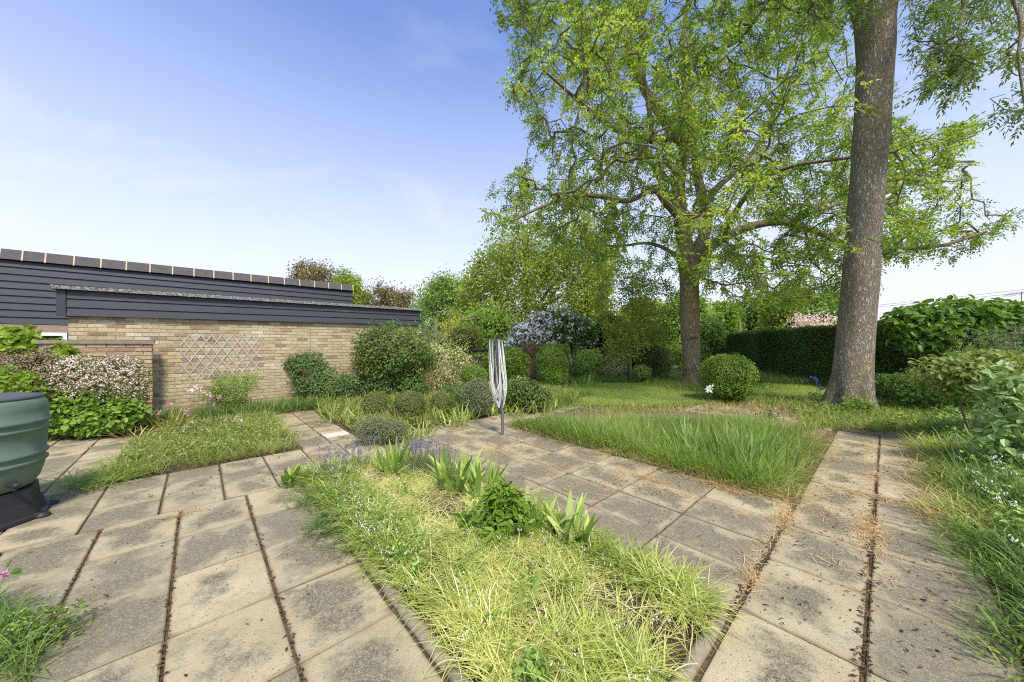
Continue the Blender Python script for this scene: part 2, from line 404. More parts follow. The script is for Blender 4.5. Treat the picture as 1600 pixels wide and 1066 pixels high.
def glassm():
    m, nt = newmat('window_pane'); return finish(m, nt, (.03, .035, .04), .06, None, spec=.8)
M['glass'] = glassm()
M['lintel'] = plain('brick_lintel', (.34, .25, .19), .9, .2, 0, .3, 20)
def wood_mat(name, a, b, sc=(3, 3, 40)):
    m, nt = newmat(name); p = objc(nt); n = noise(nt, scl(nt, p, sc), 5, 6, .7); r = orand(nt)
    col = mixc(nt, n, a, b); col = mixc(nt, mrange(nt, r, 0, 1, 0, .35), col, tuple(q * .6 for q in a))
    return finish(m, nt, col, .85, n, .5, .004, .2)
M['lath'] = wood_mat('weathered_lath', (.42, .38, .33), (.62, .58, .52), (20, 20, 20))
M['picket'] = wood_mat('picket_wood', (.15, .10, .06), (.30, .22, .14), (30, 30, 3))
M['post'] = wood_mat('grey_post', (.22, .20, .17), (.36, .33, .28), (20, 20, 2))
def bark_mat(name, a, b, lichen, lamt=.5, s=1.0):
    m, nt = newmat(name); p = objc(nt)
    n1 = noise(nt, scl(nt, p, (30 * s, 30 * s, 8 * s)), 1.0, 4, .6, .6); n2 = noise(nt, scl(nt, p, (75 * s, 75 * s, 30 * s)), 1.0, 5, .7)
    ridge = mrange(nt, mth(nt, 'ABSOLUTE', mth(nt, 'SUBTRACT', n1, .5)), 0, .12, 0, 1)
    h = mth(nt, 'ADD', mth(nt, 'MULTIPLY', ridge, .5), mth(nt, 'MULTIPLY', n2, .9))
    col = ramp(nt, h, [(.28, tuple(x * .4 for x in a)), (.62, a), (.95, b), (1.0, tuple(min(1, x * 1.25) for x in b))])
    ln = noise(nt, p, 2.0, 4, .6); lf = noise(nt, scl(nt, p, (1, 1, .6)), 28, 5, .75)
    lk = mth(nt, 'MULTIPLY', mrange(nt, ln, .38, .6), mrange(nt, lf, .47, .56))
    col = mixc(nt, mth(nt, 'MULTIPLY', lk, lamt), col, lichen)
    sz = nd(nt, 'ShaderNodeSeparateXYZ'); nt.links.new(p, sz.inputs[0])
    moss = mth(nt, 'MULTIPLY', mrange(nt, sz.outputs[2], 0, 1.0, 1, 0), mrange(nt, noise(nt, p, 3.5, 5), .38, .55))
    col = mixc(nt, mth(nt, 'MULTIPLY', moss, .75), col, (.10, .095, .03))
    return finish(m, nt, col, .95, h, 1.0, .035 / s, .15)
M['bark'] = bark_mat('ash_bark', (.31, .27, .205), (.55, .50, .40), (.40, .27, .08), .7)
M['bark2'] = bark_mat('lichened_bark', (.31, .25, .155), (.52, .44, .29), (.36, .25, .07), .75, .9)
M['twig'] = plain('twig_bark', (.19, .16, .10), .9, .1, 0, .35, 6, .3)
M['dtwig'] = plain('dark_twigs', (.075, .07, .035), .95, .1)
M['gtwig'] = plain('green_stem', (.12, .17, .05), .7)
M['butt'] = plain('green_plastic', (.115, .175, .125), .5, .4, 0, .22, 9, .2)
M['blackplastic'] = plain('charcoal_plastic', (.028, .030, .033), .55, .4, 0, .2, 20, .15)
M['lid'] = plain('grey_lid', (.075, .085, .085), .5, .4)
M['alu'] = plain('grey_metal_tube', (.17, .18, .19), .4, .5, .3, .1, 10)
M['line'] = plain('white_line', (.80, .79, .74), .6)
M['kerb'] = plain('kerb_concrete', (.27, .23, .165), .95, .1, 0, .45, 18, .6)
M['white'] = leafmat('white_petal', [(.78, .78, .80), (.88, .88, .86)], .25)
M['lilac'] = leafmat('lilac_petal', [(.70, .60, .66), (.86, .80, .82), (.92, .90, .90)], .2)
M['pinkw'] = leafmat('pinkish_petal', [(.62, .36, .36), (.82, .66, .64), (.90, .84, .82)], .25)
M['blue'] = leafmat('violet_petal', [(.10, .08, .42), (.22, .18, .62)], .3)
M['lav'] = leafmat('lavender_petal', [(.13, .12, .23), (.30, .28, .42)], .2)
M['pink'] = leafmat('pink_petal', [(.55, .20, .42), (.75, .45, .62)], .3)
M['yellowf'] = leafmat('yellow_petal', [(.52, .48, .04), (.78, .70, .10)], .3)
M['straw'] = leafmat('dry_straw', [(.34, .21, .09), (.56, .39, .18), (.74, .59, .33)], .15, .8, .1)
M['dead'] = leafmat('dead_leaf', [(.035, .022, .015), (.11, .06, .03), (.23, .13, .06)], .1, .8, .1)
LM = lambda n, *c, **k: leafmat(n, list(c), **k)
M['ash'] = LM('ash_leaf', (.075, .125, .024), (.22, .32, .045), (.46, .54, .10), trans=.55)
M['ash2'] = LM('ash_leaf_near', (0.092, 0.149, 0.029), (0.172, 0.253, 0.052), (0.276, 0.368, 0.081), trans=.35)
M['oak'] = LM('yellow_oak_leaf', (.14, .20, .03), (.30, .38, .055), (.50, .55, .12), trans=.35)
M['mid'] = LM('mid_green_leaf', (0.132, 0.216, 0.048), (0.265, 0.396, 0.084), (0.455, 0.599, 0.168))
M['fresh'] = LM('fresh_green_leaf', (.10, .18, .02), (.19, .30, .03), (.30, .42, .06))
M['bronze'] = LM('bronze_leaf', (0.154, 0.119, 0.056), (0.266, 0.224, 0.091), (0.378, 0.336, 0.140))
M['darkg'] = LM('dark_evergreen_leaf', (0.029, 0.049, 0.017), (0.065, 0.098, 0.029), (0.154, 0.194, 0.058), trans=.12)
M['yew'] = LM('yew_leaf', (0.042, 0.078, 0.018), (0.099, 0.164, 0.035), (0.265, 0.354, 0.078), trans=.1)
M['lilacleaf'] = LM('lilac_leaf', (.05, .11, .022), (.11, .20, .04), (.20, .30, .08))
M['shrub'] = LM('shrub_leaf', (.05, .085, .018), (.13, .20, .04), (.30, .36, .10), trans=.25)
M['wallshrub'] = LM('cotoneaster_leaf', (.055, .11, .03), (.12, .21, .055), (.24, .34, .11), trans=.2)
M['box'] = LM('box_leaf', (0.077, 0.140, 0.017), (0.168, 0.280, 0.028), (0.308, 0.448, 0.069), trans=.25)
M['herb'] = LM('grey_green_leaf', (0.120, 0.150, 0.075), (0.210, 0.255, 0.120), (0.330, 0.375, 0.180), trans=.2)
M['cream'] = LM('variegated_leaf', (0.253, 0.285, 0.112), (0.569, 0.569, 0.253), (0.900, 0.871, 0.475), trans=.25)
M['dry'] = LM('dry_twiggy_leaf', (0.168, 0.119, 0.077), (0.280, 0.217, 0.140), (0.378, 0.336, 0.182), trans=.15)
M['lime'] = LM('lime_ivy_leaf', (.11, .19, .02), (.25, .36, .04), (.42, .50, .10))
M['blue_g'] = LM('sage_leaf', (.17, .27, .09), (.30, .42, .15), (.44, .55, .26), trans=.25)
M['big'] = LM('glossy_large_leaf', (0.066, 0.144, 0.024), (0.132, 0.240, 0.036), (0.264, 0.384, 0.072), rough=.35)
M['vib'] = LM('viburnum_leaf', (0.110, 0.166, 0.034), (0.207, 0.276, 0.062), (0.373, 0.414, 0.138))
M['photinia'] = LM('red_brown_leaf', (0.182, 0.098, 0.049), (0.308, 0.196, 0.084), (0.280, 0.308, 0.084))
M['purple'] = LM('purple_leaf', (.04, .012, .018), (.09, .025, .035))
M['gr_fg'] = LM('pale_strap_leaf', (.11, .19, .03), (.33, .41, .075), (.58, .60, .18), (.80, .78, .40), trans=.3, rough=.45)
M['gr_r'] = LM('green_grass_blade', (.12, .20, .035), (.23, .34, .06), (.38, .48, .13), trans=.35)
M['gr_l'] = LM('yellow_green_grass', (.12, .17, .03), (.24, .31, .06), (.42, .45, .15), trans=.3)
M['gr_d'] = LM('mixed_border_grass', (.05, .11, .02), (.12, .21, .04), (.26, .34, .09), trans=.3)
M['sword'] = LM('iris_leaf', (0.141, 0.235, 0.047), (0.283, 0.401, 0.083), (0.495, 0.566, 0.165), trans=.3)
M['sword2'] = LM('blue_green_iris_leaf', (.12, .22, .05), (.20, .33, .07), (.32, .44, .13), trans=.3)
M['phorm'] = LM('orange_green_strap', (.14, .19, .04), (.33, .33, .08), (.52, .36, .12))

# ------------------------------------------------------------------ setting: ground, patio, beds, lawn
g = place('ground', np.array([[-400, -60, -.06], [400, -60, -.06], [400, 700, -.06], [-400, 700, -.06]]), np.array([[0, 1, 2, 3]]), M['ground'])
g['kind'] = 'structure'

def flat(name, poly, z, mat, sub=None):
    """irregular sheet from a uv polygon, as one n-gon"""
    pts = [W(a, b, z) for a, b in poly]; me = bpy.data.meshes.new(name)
    c = np.mean(pts, 0)
    me.from_pydata([tuple(p - c) for p in pts], [], [tuple(range(len(pts)))]); me.update()
    if me.polygons[0].normal.z < 0: me.flip_normals()
    o = link(name, me, mat); o.location = c; o['kind'] = 'structure'; return o
patio = flat('patio', [(-4, -2.2), (9.2, -2.2), (9.2, 5.9), (1.9, 5.9), (1.9, 9.0), (-4, 9.0)], -.015, M['joint'])

# beds as mounded soil sheets
def bed(name, u0, u1, v0, v1, mat, z=.012, hump=.03, seed=0):
    nu, nv = max(8, int((u1 - u0) / .12)), max(8, int((v1 - v0) / .12))
    uu, vv = np.meshgrid(np.linspace(u0, u1, nu), np.linspace(v0, v1, nv)); P = Wn(uu.ravel(), vv.ravel(), 0 * uu.ravel())
    e = np.minimum(np.minimum(uu - u0, u1 - uu), np.minimum(vv - v0, v1 - vv)).ravel()
    P[:, 2] = z - .03 * (e < .01) + hump * np.clip(e / .3, 0, 1) + .012 * noise3(P, 6, seed) * (e > .01)
    i = (np.arange(nv - 1)[:, None] * nu + np.arange(nu - 1)[None]).ravel()
    F = np.stack([i, i + 1, i + nu + 1, i + nu], 1)
    o = place(name, P, F, mat, smooth=True); o['kind'] = 'structure'; return o
bed('flower_bed', .86, 2.06, .63, 4.30, M['soil'], seed=1)
bed('flower_bed', 4.06, 6.1, .66, 4.6, M['litter_soil'], seed=2)
bed('flower_bed', -.72, 1.0, 5.42, 7.9, M['soil'], seed=3)
bed('flower_bed', 1.82, 8.2, 5.3, 9.7, M['soil'], z=.0, seed=4)
bed('flower_bed', 1.9, 12.5, -5.2, -.42, M['soil'], z=.0, seed=5)
bed('flower_bed', -4.2, 1.8, 8.3, 9.6, M['soil'], z=.0, seed=6)
mulch = bed('mulch_path', 6.1, 10.4, .6, 5.6, M['litter_soil'], z=.0, hump=.0, seed=8); bed('mulch_path', 7.85, 10.4, -.5, .6, M['litter_soil'], z=.0, hump=.0, seed=9)

# lawn sheet
lawn_px = [(836, 622), (850, 607), (905, 599), (1060, 597.5), (1200, 597), (1290, 599), (1320, 606), (1300, 622), (1180, 628), (1110, 630), (1040, 637), (900, 634)]
lp = [G(x, y) for x, y in lawn_px]
me = bpy.data.meshes.new('lawn'); me.from_pydata([(p[0], p[1] - 10, .02) for p in lp], [], [tuple(range(len(lp)))]); me.update()
if me.polygons[0].normal.z < 0: me.flip_normals()
lawn = link('lawn', me, M['lawn']); lawn.location = (0, 10, 0); lawn['kind'] = 'structure'

# paving slabs
_slabmesh = {}
def slabmesh(a, b):
    key = (round(a, 3), round(b, 3))
    if key not in _slabmesh:
        ha, hb, c = a / 2, b / 2, .006
        V = np.concatenate([boxV(-ha, ha, -hb, hb, -.05, -c), [[-ha + c, -hb + c, 0], [ha - c, -hb + c, 0], [ha - c, hb - c, 0], [-ha + c, hb - c, 0]]])
        F = np.array([[0, 1, 5, 4], [1, 2, 6, 5], [2, 3, 7, 6], [3, 0, 4, 7], [4, 5, 9, 8], [5, 6, 10, 9], [6, 7, 11, 10], [7, 4, 8, 11], [8, 9, 10, 11]])
        me = npmesh('slab', V, F, {'hx': np.full(12, ha), 'hy': np.full(12, hb)}); me.materials.append(M['slab']); _slabmesh[key] = me
    return _slabmesh[key]
nslab = [0]
rs = np.random.default_rng(3)
def slab(u0, u1, v0, v1, gu=.007, gv=.007, dz=0.):
    a, b = u1 - u0 - 2 * gu, v1 - v0 - 2 * gv
    if a < .08 or b < .08: return
    c = W((u0 + u1) / 2, (v0 + v1) / 2, 0) - np.array(patio.location)
    c[2] += rs.normal() * .0025 + dz
    o = link('slab', slabmesh(a, b), None, patio, c, PAVROT + rs.normal() * .003)
    o.rotation_euler = (rs.normal() * .004, rs.normal() * .004, PAVROT + rs.normal() * .004); nslab[0] += 1; return o
def visible(u, v, m=0.35):
    p = W(u, v)
    if p[1] < .25: return False
    x = p[0] / p[1] * FPX + 800; y = HZ + EYE * FPX / p[1]
    return -200 < x < 1800 and y < 1400
def grid(us, vs, gu=.007, gv=.007, skip=None):
    for i in range(len(us) - 1):
        for j in range(len(vs) - 1):
            uc, vc = (us[i] + us[i + 1]) / 2, (vs[j] + vs[j + 1]) / 2
            if not visible(uc, vc): continue
            if skip and skip(uc, vc): continue
            slab(us[i], us[i + 1], vs[j], vs[j + 1], gu, gv)
# near left patio
grid([-1.9, -1.45, -1.0, -.56, -.12, .33, .78], [-.6, .0, .60, 1.2, 1.785, 2.37, 2.96, 3.54, 4.13], .007, .0055)
# upper rows, offset joints
grid([-2.84, -2.4, -1.97, -1.54, -1.11, -.68, -.25, .18, .60, 1.03, 1.46, 1.9], [4.13, 4.55, 4.96, 5.38], .007, .005)
# far left path beside the small bed
grid([-3.7, -3.27, -2.84, -2.4, -1.97, -1.54, -1.11, -.74], [5.38, 5.8, 6.22, 6.64, 7.06, 7.48, 7.9, 8.3], .007, .004)
# path between the beds up to the wall
grid([1.05, 1.42, 1.8], [5.38, 5.97, 6.57, 7.17, 7.77, 8.3], .008, .005)
# band behind the foreground bed up to the rotary dryer
grid([1.9, 2.12, 2.57, 3.03, 3.49, 3.95, 4.4, 4.86, 5.3, 5.75], [4.2, 4.8, 5.3], .005, .007)
pale_ = plain('pale_new_concrete', (.62, .56, .44), .9, .2, 0, .15, 30, .3)
o_ = link('slab', npmesh('slab', boxV(-.17, .17, -.12, .12, -.02, .006), BOXF), pale_, patio, W(1.60, 5.86, .006) - np.array(patio.location), PAVROT); o_['label'] = 'bright pale replacement slab in the path between the beds'
# right-hand paving beside the foreground bed
grid([2.12, 2.57, 3.03, 3.49, 3.97], [.55, 1.17, 1.77, 2.38, 2.99, 3.6, 4.2], .0045, .007)
# right path
grid([-.4, .25, .90, 1.55, 2.18, 2.83, 3.47, 4.10, 4.72, 5.34, 5.96, 6.58, 7.2, 7.8], [-.42, .07, .55], .005, .009)
grid([-.4, .25, .90, 1.55, 2.18], [-.90, -.42], .006, .012)
# strip behind the right bed
grid([7.7, 8.3, 8.9], [.6, 1.2, 1.8, 2.4, 3.0], .006, .012)
grid([4.1, 4.7, 5.3, 5.9, 6.5, 7.1, 7.7], [4.66, 5.2], .008, .008)

# kerbs (edging stones) of the beds
def edging(u0, v0, u1, v1, name_label, n, r=.035):
    rt = root('bed_edging', name_label, 'edging', W((u0 + u1) / 2, (v0 + v1) / 2, 0), 'concrete edgings of the flower beds')
    for k in range(n):
        a, b = (k + .008) / n, (k + .992) / n
        P = np.array([W(u0 + (u1 - u0) * t, v0 + (v1 - v0) * t, .012) for t in np.linspace(a, b, 7)])
        P[:, 2] += R.normal() * .004; P[:, 0] += R.normal() * .003
        P = np.vstack([P[:1], P, P[-1:]]); P[0] += (P[2] - P[1]) * .004; P[-1] -= (P[2] - P[1]) * .004; P[:, 2] -= .008
        V, F = tube(P + np.linspace(0, 1e-4, len(P))[:, None], np.array([.001] + [r * .9] + [r] * 5 + [r * .9] + [.001]) * (1 + .06 * R.normal()), 10, .09, k)
        place('edging_stone', V, F, M['kerb'], rt, smooth=True)
edging(.82, .56, .82, 4.32, 'rounded concrete edging along the left side of the foreground bed', 5)
edging(.82, .59, 2.08, .59, 'rounded concrete edging across the near right end of the foreground bed', 2)
edging(2.09, .6, 2.09, 4.3, 'concrete edging half hidden by grass along the far side of the foreground bed', 4, .025)
edging(4.02, .64, 4.02, 4.6, 'thin concrete edging in front of the tall green grass bed', 5, .022)

# ------------------------------------------------------------------ brick garage, house behind, garden wall
VW = 9.75
u_l = onv(106, VW)[1]; u_r = onv(654, VW)[1]
def ln(x0, y0, x1, y1, v):       # a line of the photograph on plane v -> z as function of u
    a, za = onvz(x0, y0, v); b, zb = onvz(x1, y1, v)
    return lambda u: za + (zb - za) * (u - a) / (b - a)
z_bt = ln(106, 494.5, 653, 508.5, VW); z_ct = ln(100, 449, 655, 484, VW)
gar = root('brick_garage', 'low yellow brick building with dark blue grey cladding band and speckled coping', 'building', W((u_l + u_r) / 2, VW, 0))
wl = place('wall', *cat([uvbox(u_l + .01, u_r - .01, VW + .003, VW + 4.0, -.05, 2.0)]), M['mortar'], gar)
# bricks: nearest as single pieces, the rest joined
bl, bh, cz = .225, .075, .065
cells = []
nc = 27
for c in range(nc):
    z0 = .0 + c * bh; off = (0 if c % 2 else bl / 2)
    u = u_l - off
    while u < u_r:
        a, b = max(u, u_l), min(u + bl, u_r)
        if b - a > .05: cells.append((a + .005, b - .005, z0 + .005, z0 + bh - .005))
        u += bl
gw_u1 = onv(240, VW - .4)[1]
def score(cell):
    a, b, z0, z1 = cell; p = W((a + b) / 2, VW, (z0 + z1) / 2); x = p[0] / p[1] * FPX + 800; y = HZ + (EYE - p[2]) / p[1] * FPX
    hid = (x < 236 and y > 530) or (y > 632) or (455 < x < 555 and y > 575) or (x > 562 and y > 520)
    return p[1] + (50 if hid else 0)
cells.sort(key=score)
unitb = {}
def brickmesh(L, H, dep=.1, mat='brick'):
    k = (round(L, 3), mat)
    if k not in unitb:
        c = .004; V = np.concatenate([boxV(-L / 2, L / 2, -dep, 0, -H / 2, H / 2)])
        V2 = V.copy(); V2[[0, 1, 4, 5], 1] = -.0; 
        # front face chamfered
        f = np.array([[-L / 2 + c, -.0, -H / 2 + c], [L / 2 - c, -.0, -H / 2 + c], [L / 2 - c, -.0, H / 2 - c], [-L / 2 + c, -.0, H / 2 - c]])
        o4 = np.array([[-L / 2, c, -H / 2], [L / 2, c, -H / 2], [L / 2, c, H / 2], [-L / 2, c, H / 2]]); b4 = o4.copy(); b4[:, 1] = .05
        VV = np.concatenate([f, o4, b4])
        F = [[0, 1, 2, 3]]
        for i in range(4):
            j = (i + 1) % 4; F += [[i + 4, j + 4, j, i], [i + 8, j + 8, j + 4, i + 4]]
        me = npmesh('brick', VV, np.array(F)); me.materials.append(M[mat]); unitb[k] = me
    return unitb[k]
for (a, b, z0, z1) in cells[:298]:
    L = round((b - a) * 100) / 100 if abs(b - a - .215) > .01 else .215
    p = W((a + b) / 2, VW - .004 + R.normal() * .0015, (z0 + z1) / 2) - np.array(gar.location)
    link('brick', brickmesh(L, .065), None, wl, p, PAVROT)
pr, rr = [], []
for (a, b, z0, z1) in cells[298:]:
    j = R.normal() * .0015; pr.append(uvbox(a, b, VW - .004 + j, VW + .05, z0, z1)); rr += [R.random()] * 8
V, F = cat(pr); o = place('brickwork', V, F, M['brick_far'], wl, {'rnd': np.array(rr)}); o['kind'] = 'stuff'
def sloped(name, ua, ub, v0, v1, zb, zt, mat, parent, seg=1):
    us = np.linspace(ua, ub, seg + 1); P = []
    for i in range(seg):
        a, b = us[i], us[i + 1]
        V = np.array([[a, v0, zb(a)], [b, v0, zb(b)], [b, v1, zb(b)], [a, v1, zb(a)], [a, v0, zt(a)], [b, v0, zt(b)], [b, v1, zt(b)], [a, v1, zt(a)]])
        P.append((Wn(V[:, 0], V[:, 1], V[:, 2]), BOXF))
    return place(name, *cat(P), mat, parent)
sloped('fascia_backing', u_l - .06, u_r + .02, VW - .05, VW + 4.0, lambda u: z_bt(u) + .004, lambda u: z_ct(u) - .02, M['cladback'], gar)
nb = 3
for k in range(nb):
    f0, f1 = k / nb, (k + 1) / nb
    zb = lambda u, f=f0: z_bt(u) + (z_ct(u) - .05 - z_bt(u)) * f + .006
    zt = lambda u, f=f1: z_bt(u) + (z_ct(u) - .05 - z_bt(u)) * f - .004
    cuts = [u_l, [u_l + 3.1, u_l + 2.2, u_l + 3.9][k], u_r]
    for a, b in zip(cuts[:-1], cuts[1:]):
        V = np.array([[a, VW - .085, zb(a)], [b - .003, VW - .085, zb(b)], [b - .003, VW - .051, zb(b)], [a, VW - .051, zb(a)], [a, VW - .066, zt(a)], [b - .003, VW - .066, zt(b)], [b - .003, VW - .051, zt(b)], [a, VW - .051, zt(a)]])
        place('cladding_board', Wn(V[:, 0], V[:, 1], V[:, 2]), BOXF, M['clad'], gar)
sloped('corner_board', u_l - .11, u_l - .008, VW - .09, VW + .02, lambda u: z_bt(u) + .0, lambda u: z_ct(u) - .055, M['clad'], gar)
sloped('coping', u_l - .16, u_l + 4.0, VW - .15, VW + .25, lambda u: z_ct(u) - .045, lambda u: z_ct(u) + .02, M['felt'], gar)
sloped('coping', u_l + 4.004, u_r + .05, VW - .15, VW + .25, lambda u: z_ct(u) - .045, lambda u: z_ct(u) + .02, M['felt'], gar)
sloped('roof', u_l - .1, u_r, VW + .26, VW + 3.3, lambda u: z_ct(u) - .1, lambda u: z_ct(u) - .03, M['roof'], gar)
# vertical pipe/wire on the wall near (485,520)
uu = onv(484, VW)[1]
V, F = tube(np.array([W(uu, VW - .02, z) for z in (1.15, 1.6, 1.95)]), .008, 6); place('cable', V, F, M['mortar'], gar)

VH = 12.4
z_rt = ln(0, 388, 550, 445, VH); z_rb = ln(0, 404.5, 550, 454.5, VH)
uh_r = onv(551, VH)[1]; uh_l = onv(-60, VH)[1]
hs = root('house', 'clad house wall with ridge tiled top behind the brick building', 'building', W(uh_l + 4, VH, 0))
place('wall', *uvbox(uh_l, u_l - .05, VH + .05, VH + .3, 0, 1.8), M['lintel'], hs)
sloped('backing', uh_l, uh_r - .02, VH + .03, VH + .2, lambda u: 1.78, lambda u: z_rb(u), M['cladback'], hs)
zc_b = EYE + (HZ - 507) / FPX * onv(60, VH)[0]
nbd = 11
zt0 = lambda u: z_rb(u) - .02
k = 0; zz = zc_b
while zz < 3.35:
    a, b = uh_l, uh_r
    hi = lambda u, z=zz: min(z + .146, zt0(u)); lo = lambda u, z=zz: min(z, zt0(u) - .002)
    for a, b in ((uh_l, u_l + 2.0 + (k * 1.7) % 3), (u_l + 2.0 + (k * 1.7) % 3, uh_r)):
        V = np.array([[a, VH - .02, lo(a)], [b - .003, VH - .02, lo(b)], [b - .003, VH + .028, lo(b)], [a, VH + .028, lo(a)], [a, VH + .006, hi(a)], [b - .003, VH + .006, hi(b)], [b - .003, VH + .028, hi(b)], [a, VH + .028, hi(a)]])
        if hi(b) - lo(b) > .01: place('cladding_board', Wn(V[:, 0], V[:, 1], V[:, 2]), BOXF, M['clad'], hs)
    zz += .15; k += 1
zz = EYE + (HZ - 519) / FPX * onv(60, VH)[0]
place('lintel', *uvbox(uh_l, u_l - .06, VH - .01, VH + .049, zz, zc_b - .01), M['lintel'], hs)
# window under the lintel
wa, wb = onv(8, VH)[1], onv(105, VH)[1]
wf = place('window', *cat([uvbox(wa, wb, VH - .01, VH + .04, zz - .08, zz - .004), uvbox(wa, wb, VH - .01, VH + .04, .9, .97), uvbox(wa, wa + .07, VH - .01, VH + .04, .972, zz - .082), uvbox(wb - .07, wb, VH - .01, VH + .04, .972, zz - .082), uvbox((wa + wb) / 2 - .03, (wa + wb) / 2 + .03, VH - .01, VH + .04, .972, zz - .082)]), M['upvc'], hs)
place('pane', *uvbox(wa + .07, wb - .07, VH + .041, VH + .048, .97, zz - .08), M['glass'], wf)
jx = [-40, 0, 35.5, 71.5, 116, 158, 197.6, 234.5, 269.7, 303, 334, 364, 392, 419, 444, 468, 491, 513, 533, 551]
us = [onv(x, VH)[1] for x in jx]
for a, b in zip(us[:-1], us[1:]):
    V = np.array([[a + .012, VH - .07, z_rb(a)], [b - .012, VH - .07, z_rb(b)], [b - .012, VH + .22, z_rb(b)], [a + .012, VH + .22, z_rb(a)], [a + .012, VH + .0, z_rt(a)], [b - .012, VH + .0, z_rt(b)], [b - .012, VH + .16, z_rt(b)], [a + .012, VH + .16, z_rt(a)]])
    place('ridge_tile', Wn(V[:, 0], V[:, 1], V[:, 2]), BOXF, M['ridge'], hs)
    V = V.copy(); V[:, 0] = np.where(V[:, 0] < (a + b) / 2, b - .012, b + .012); V[:, 1] += np.where(V[:, 1] < VH + .05, .004, -.004); V[:, 2] -= .004
    place('mortar_joint', Wn(V[:, 0], V[:, 1], V[:, 2]), BOXF, M['ridgemortar'], hs)
sloped('roof', uh_l, uh_r, VH + .23, VH + 5, lambda u: z_rt(u) - .3, lambda u: z_rt(u) - .15, M['roof'], hs)
# far side wall end
place('end_wall', *uvbox(uh_r - .05, uh_r - .021, VH + .201, VH + 4.5, 0, 3.2), M['cladback'], hs)

# low garden wall
VG = VW - .42
gz = onvz(180, 532, VG)[1]; gu0 = onv(60, VG)[1]; gu1 = onv(238, VG)[1]
gwall = root('garden_wall', 'short lower brown brick wall with tan coping in front of the brick building', 'wall', W((gu0 + gu1) / 2, VG, 0))
place('core', *uvbox(gu0, gu1 - .01, VG + .01, VG + .2, -.03, gz - .06), M['mortar'], gwall)
place('coping', *uvbox(gu0 - .02, gu1 + .02, VG - .03, VG + .23, gz - .058, gz), M['kerb'], gwall)
c = 0; z = gz - .06 - bh
while z > .2:
    u = gu1 - (bl if c % 2 else bl / 2)
    while u > gu0:
        a, b = u, min(u + bl, gu1)
        p = W((a + b) / 2, VG - .004 + R.normal() * .002, z + bh / 2) - np.array(gwall.location)
        link('brick', brickmesh(round(b - a - .01, 3), .065, mat='redbrick'), None, gwall, p, PAVROT)
        u -= bl
    place('brick', *uvbox(gu1 - .009, gu1 + .002, VG + .0 + .008, VG + .19, z + .005, z + bh - .005), M['redbrick'], gwall)
    z -= bh; c += 1

# trellis
tr = root('trellis', 'diamond lattice trellis of weathered grey laths on the brick wall', 'trellis', W(onv(345, VW)[1], VW, 1.4))
tu0, tzt = onvz(283, 523, VW); tu1 = onv(404, VW)[1]; tzb = onvz(345, 588, VW)[1]
tzt = onvz(345, 524, VW)[1]
nL = 8; pitch = (tu1 - tu0) / 7.5; H = tzt - tzb
for s, vo in ((1, .005), (-1, .014)):
    for k in range(-5, nL + 1):
        # lath from bottom (u) to top (u+s*H*.95)
        a = np.array([tu0 + (k + .5) * pitch, tzb]); run = 3.25 * pitch
        b = np.array([a[0] + run, tzt])
        if s < 0: a[0], b[0] = (tu1 + tu0) - a[0], (tu1 + tu0) - b[0]
        # clip in u
        lo, hi = tu0, tu1; t0, t1 = 0., 1.
        d = b - a
        ts = sorted([(lo - a[0]) / d[0], (hi - a[0]) / d[0]])
        t0, t1 = max(0, ts[0]), min(1, ts[1])
        if t1 - t0 < .12: continue
        t0 -= .02; t1 += .03
        p, q = a + d * t0, a + d * t1; L = np.linalg.norm(q - p); e = (q - p) / L; nrm = np.array([-e[1], e[0]]) * .0105
        c4 = [p - nrm, q - nrm, q + nrm, p + nrm]
        vv0, vv1 = VW - vo - .008, VW - vo
        Vl = np.array([[x[0], vv0, x[1]] for x in c4] + [[x[0], vv1, x[1]] for x in c4])
        place('lath', Wn(Vl[:, 0], Vl[:, 1], Vl[:, 2]), BOXF, M['lath'], tr)

# ------------------------------------------------------------------ picket fence and far posts
fu0, fu1 = u_r + .1, onv(968, VW)[1]
fen = root('picket_fence', 'low brown picket fence running behind the shrubs', 'fence', W(fu0, VW, 0))
n = int((fu1 - fu0) / .115)
for i in range(n):
    u = fu0 + (i + .5) * (fu1 - fu0) / n; hgt = .84 + R.normal() * .012
    o = place('picket', *uvbox(u - .038, u + .038, VW - .012, VW + .01, .03, hgt), M['picket'], fen)
for z in (.2, .62): place('rail', *uvbox(fu0, fu1, VW + .012, VW + .05, z, z + .06), M['picket'], fen)
for i in range(7):
    u = fu0 + .1 + i * (fu1 - fu0 - .2) / 6; place('post', *uvbox(u - .045, u + .045, VW + .052, VW + .14, 0, .9), M['picket'], fen)

def stick(name, label, catg, pts, r, mat, sides=8):
    V, F = tube(smoothpath(pts, max(3, len(pts))), r, sides); o = place(name, V, F, mat, smooth=True); return tag(o, label, catg)

# ------------------------------------------------------------------ foliage machinery
def leafattr(P, k, cl=.55, s=2.5, seed=0, bias=0.):
    n = len(P); a = .5 + .22 * noise3(P, s, seed) ; a = cl * a + (1 - cl) * R.random(n) + bias
    return np.repeat(np.clip(a, 0, 1), k)

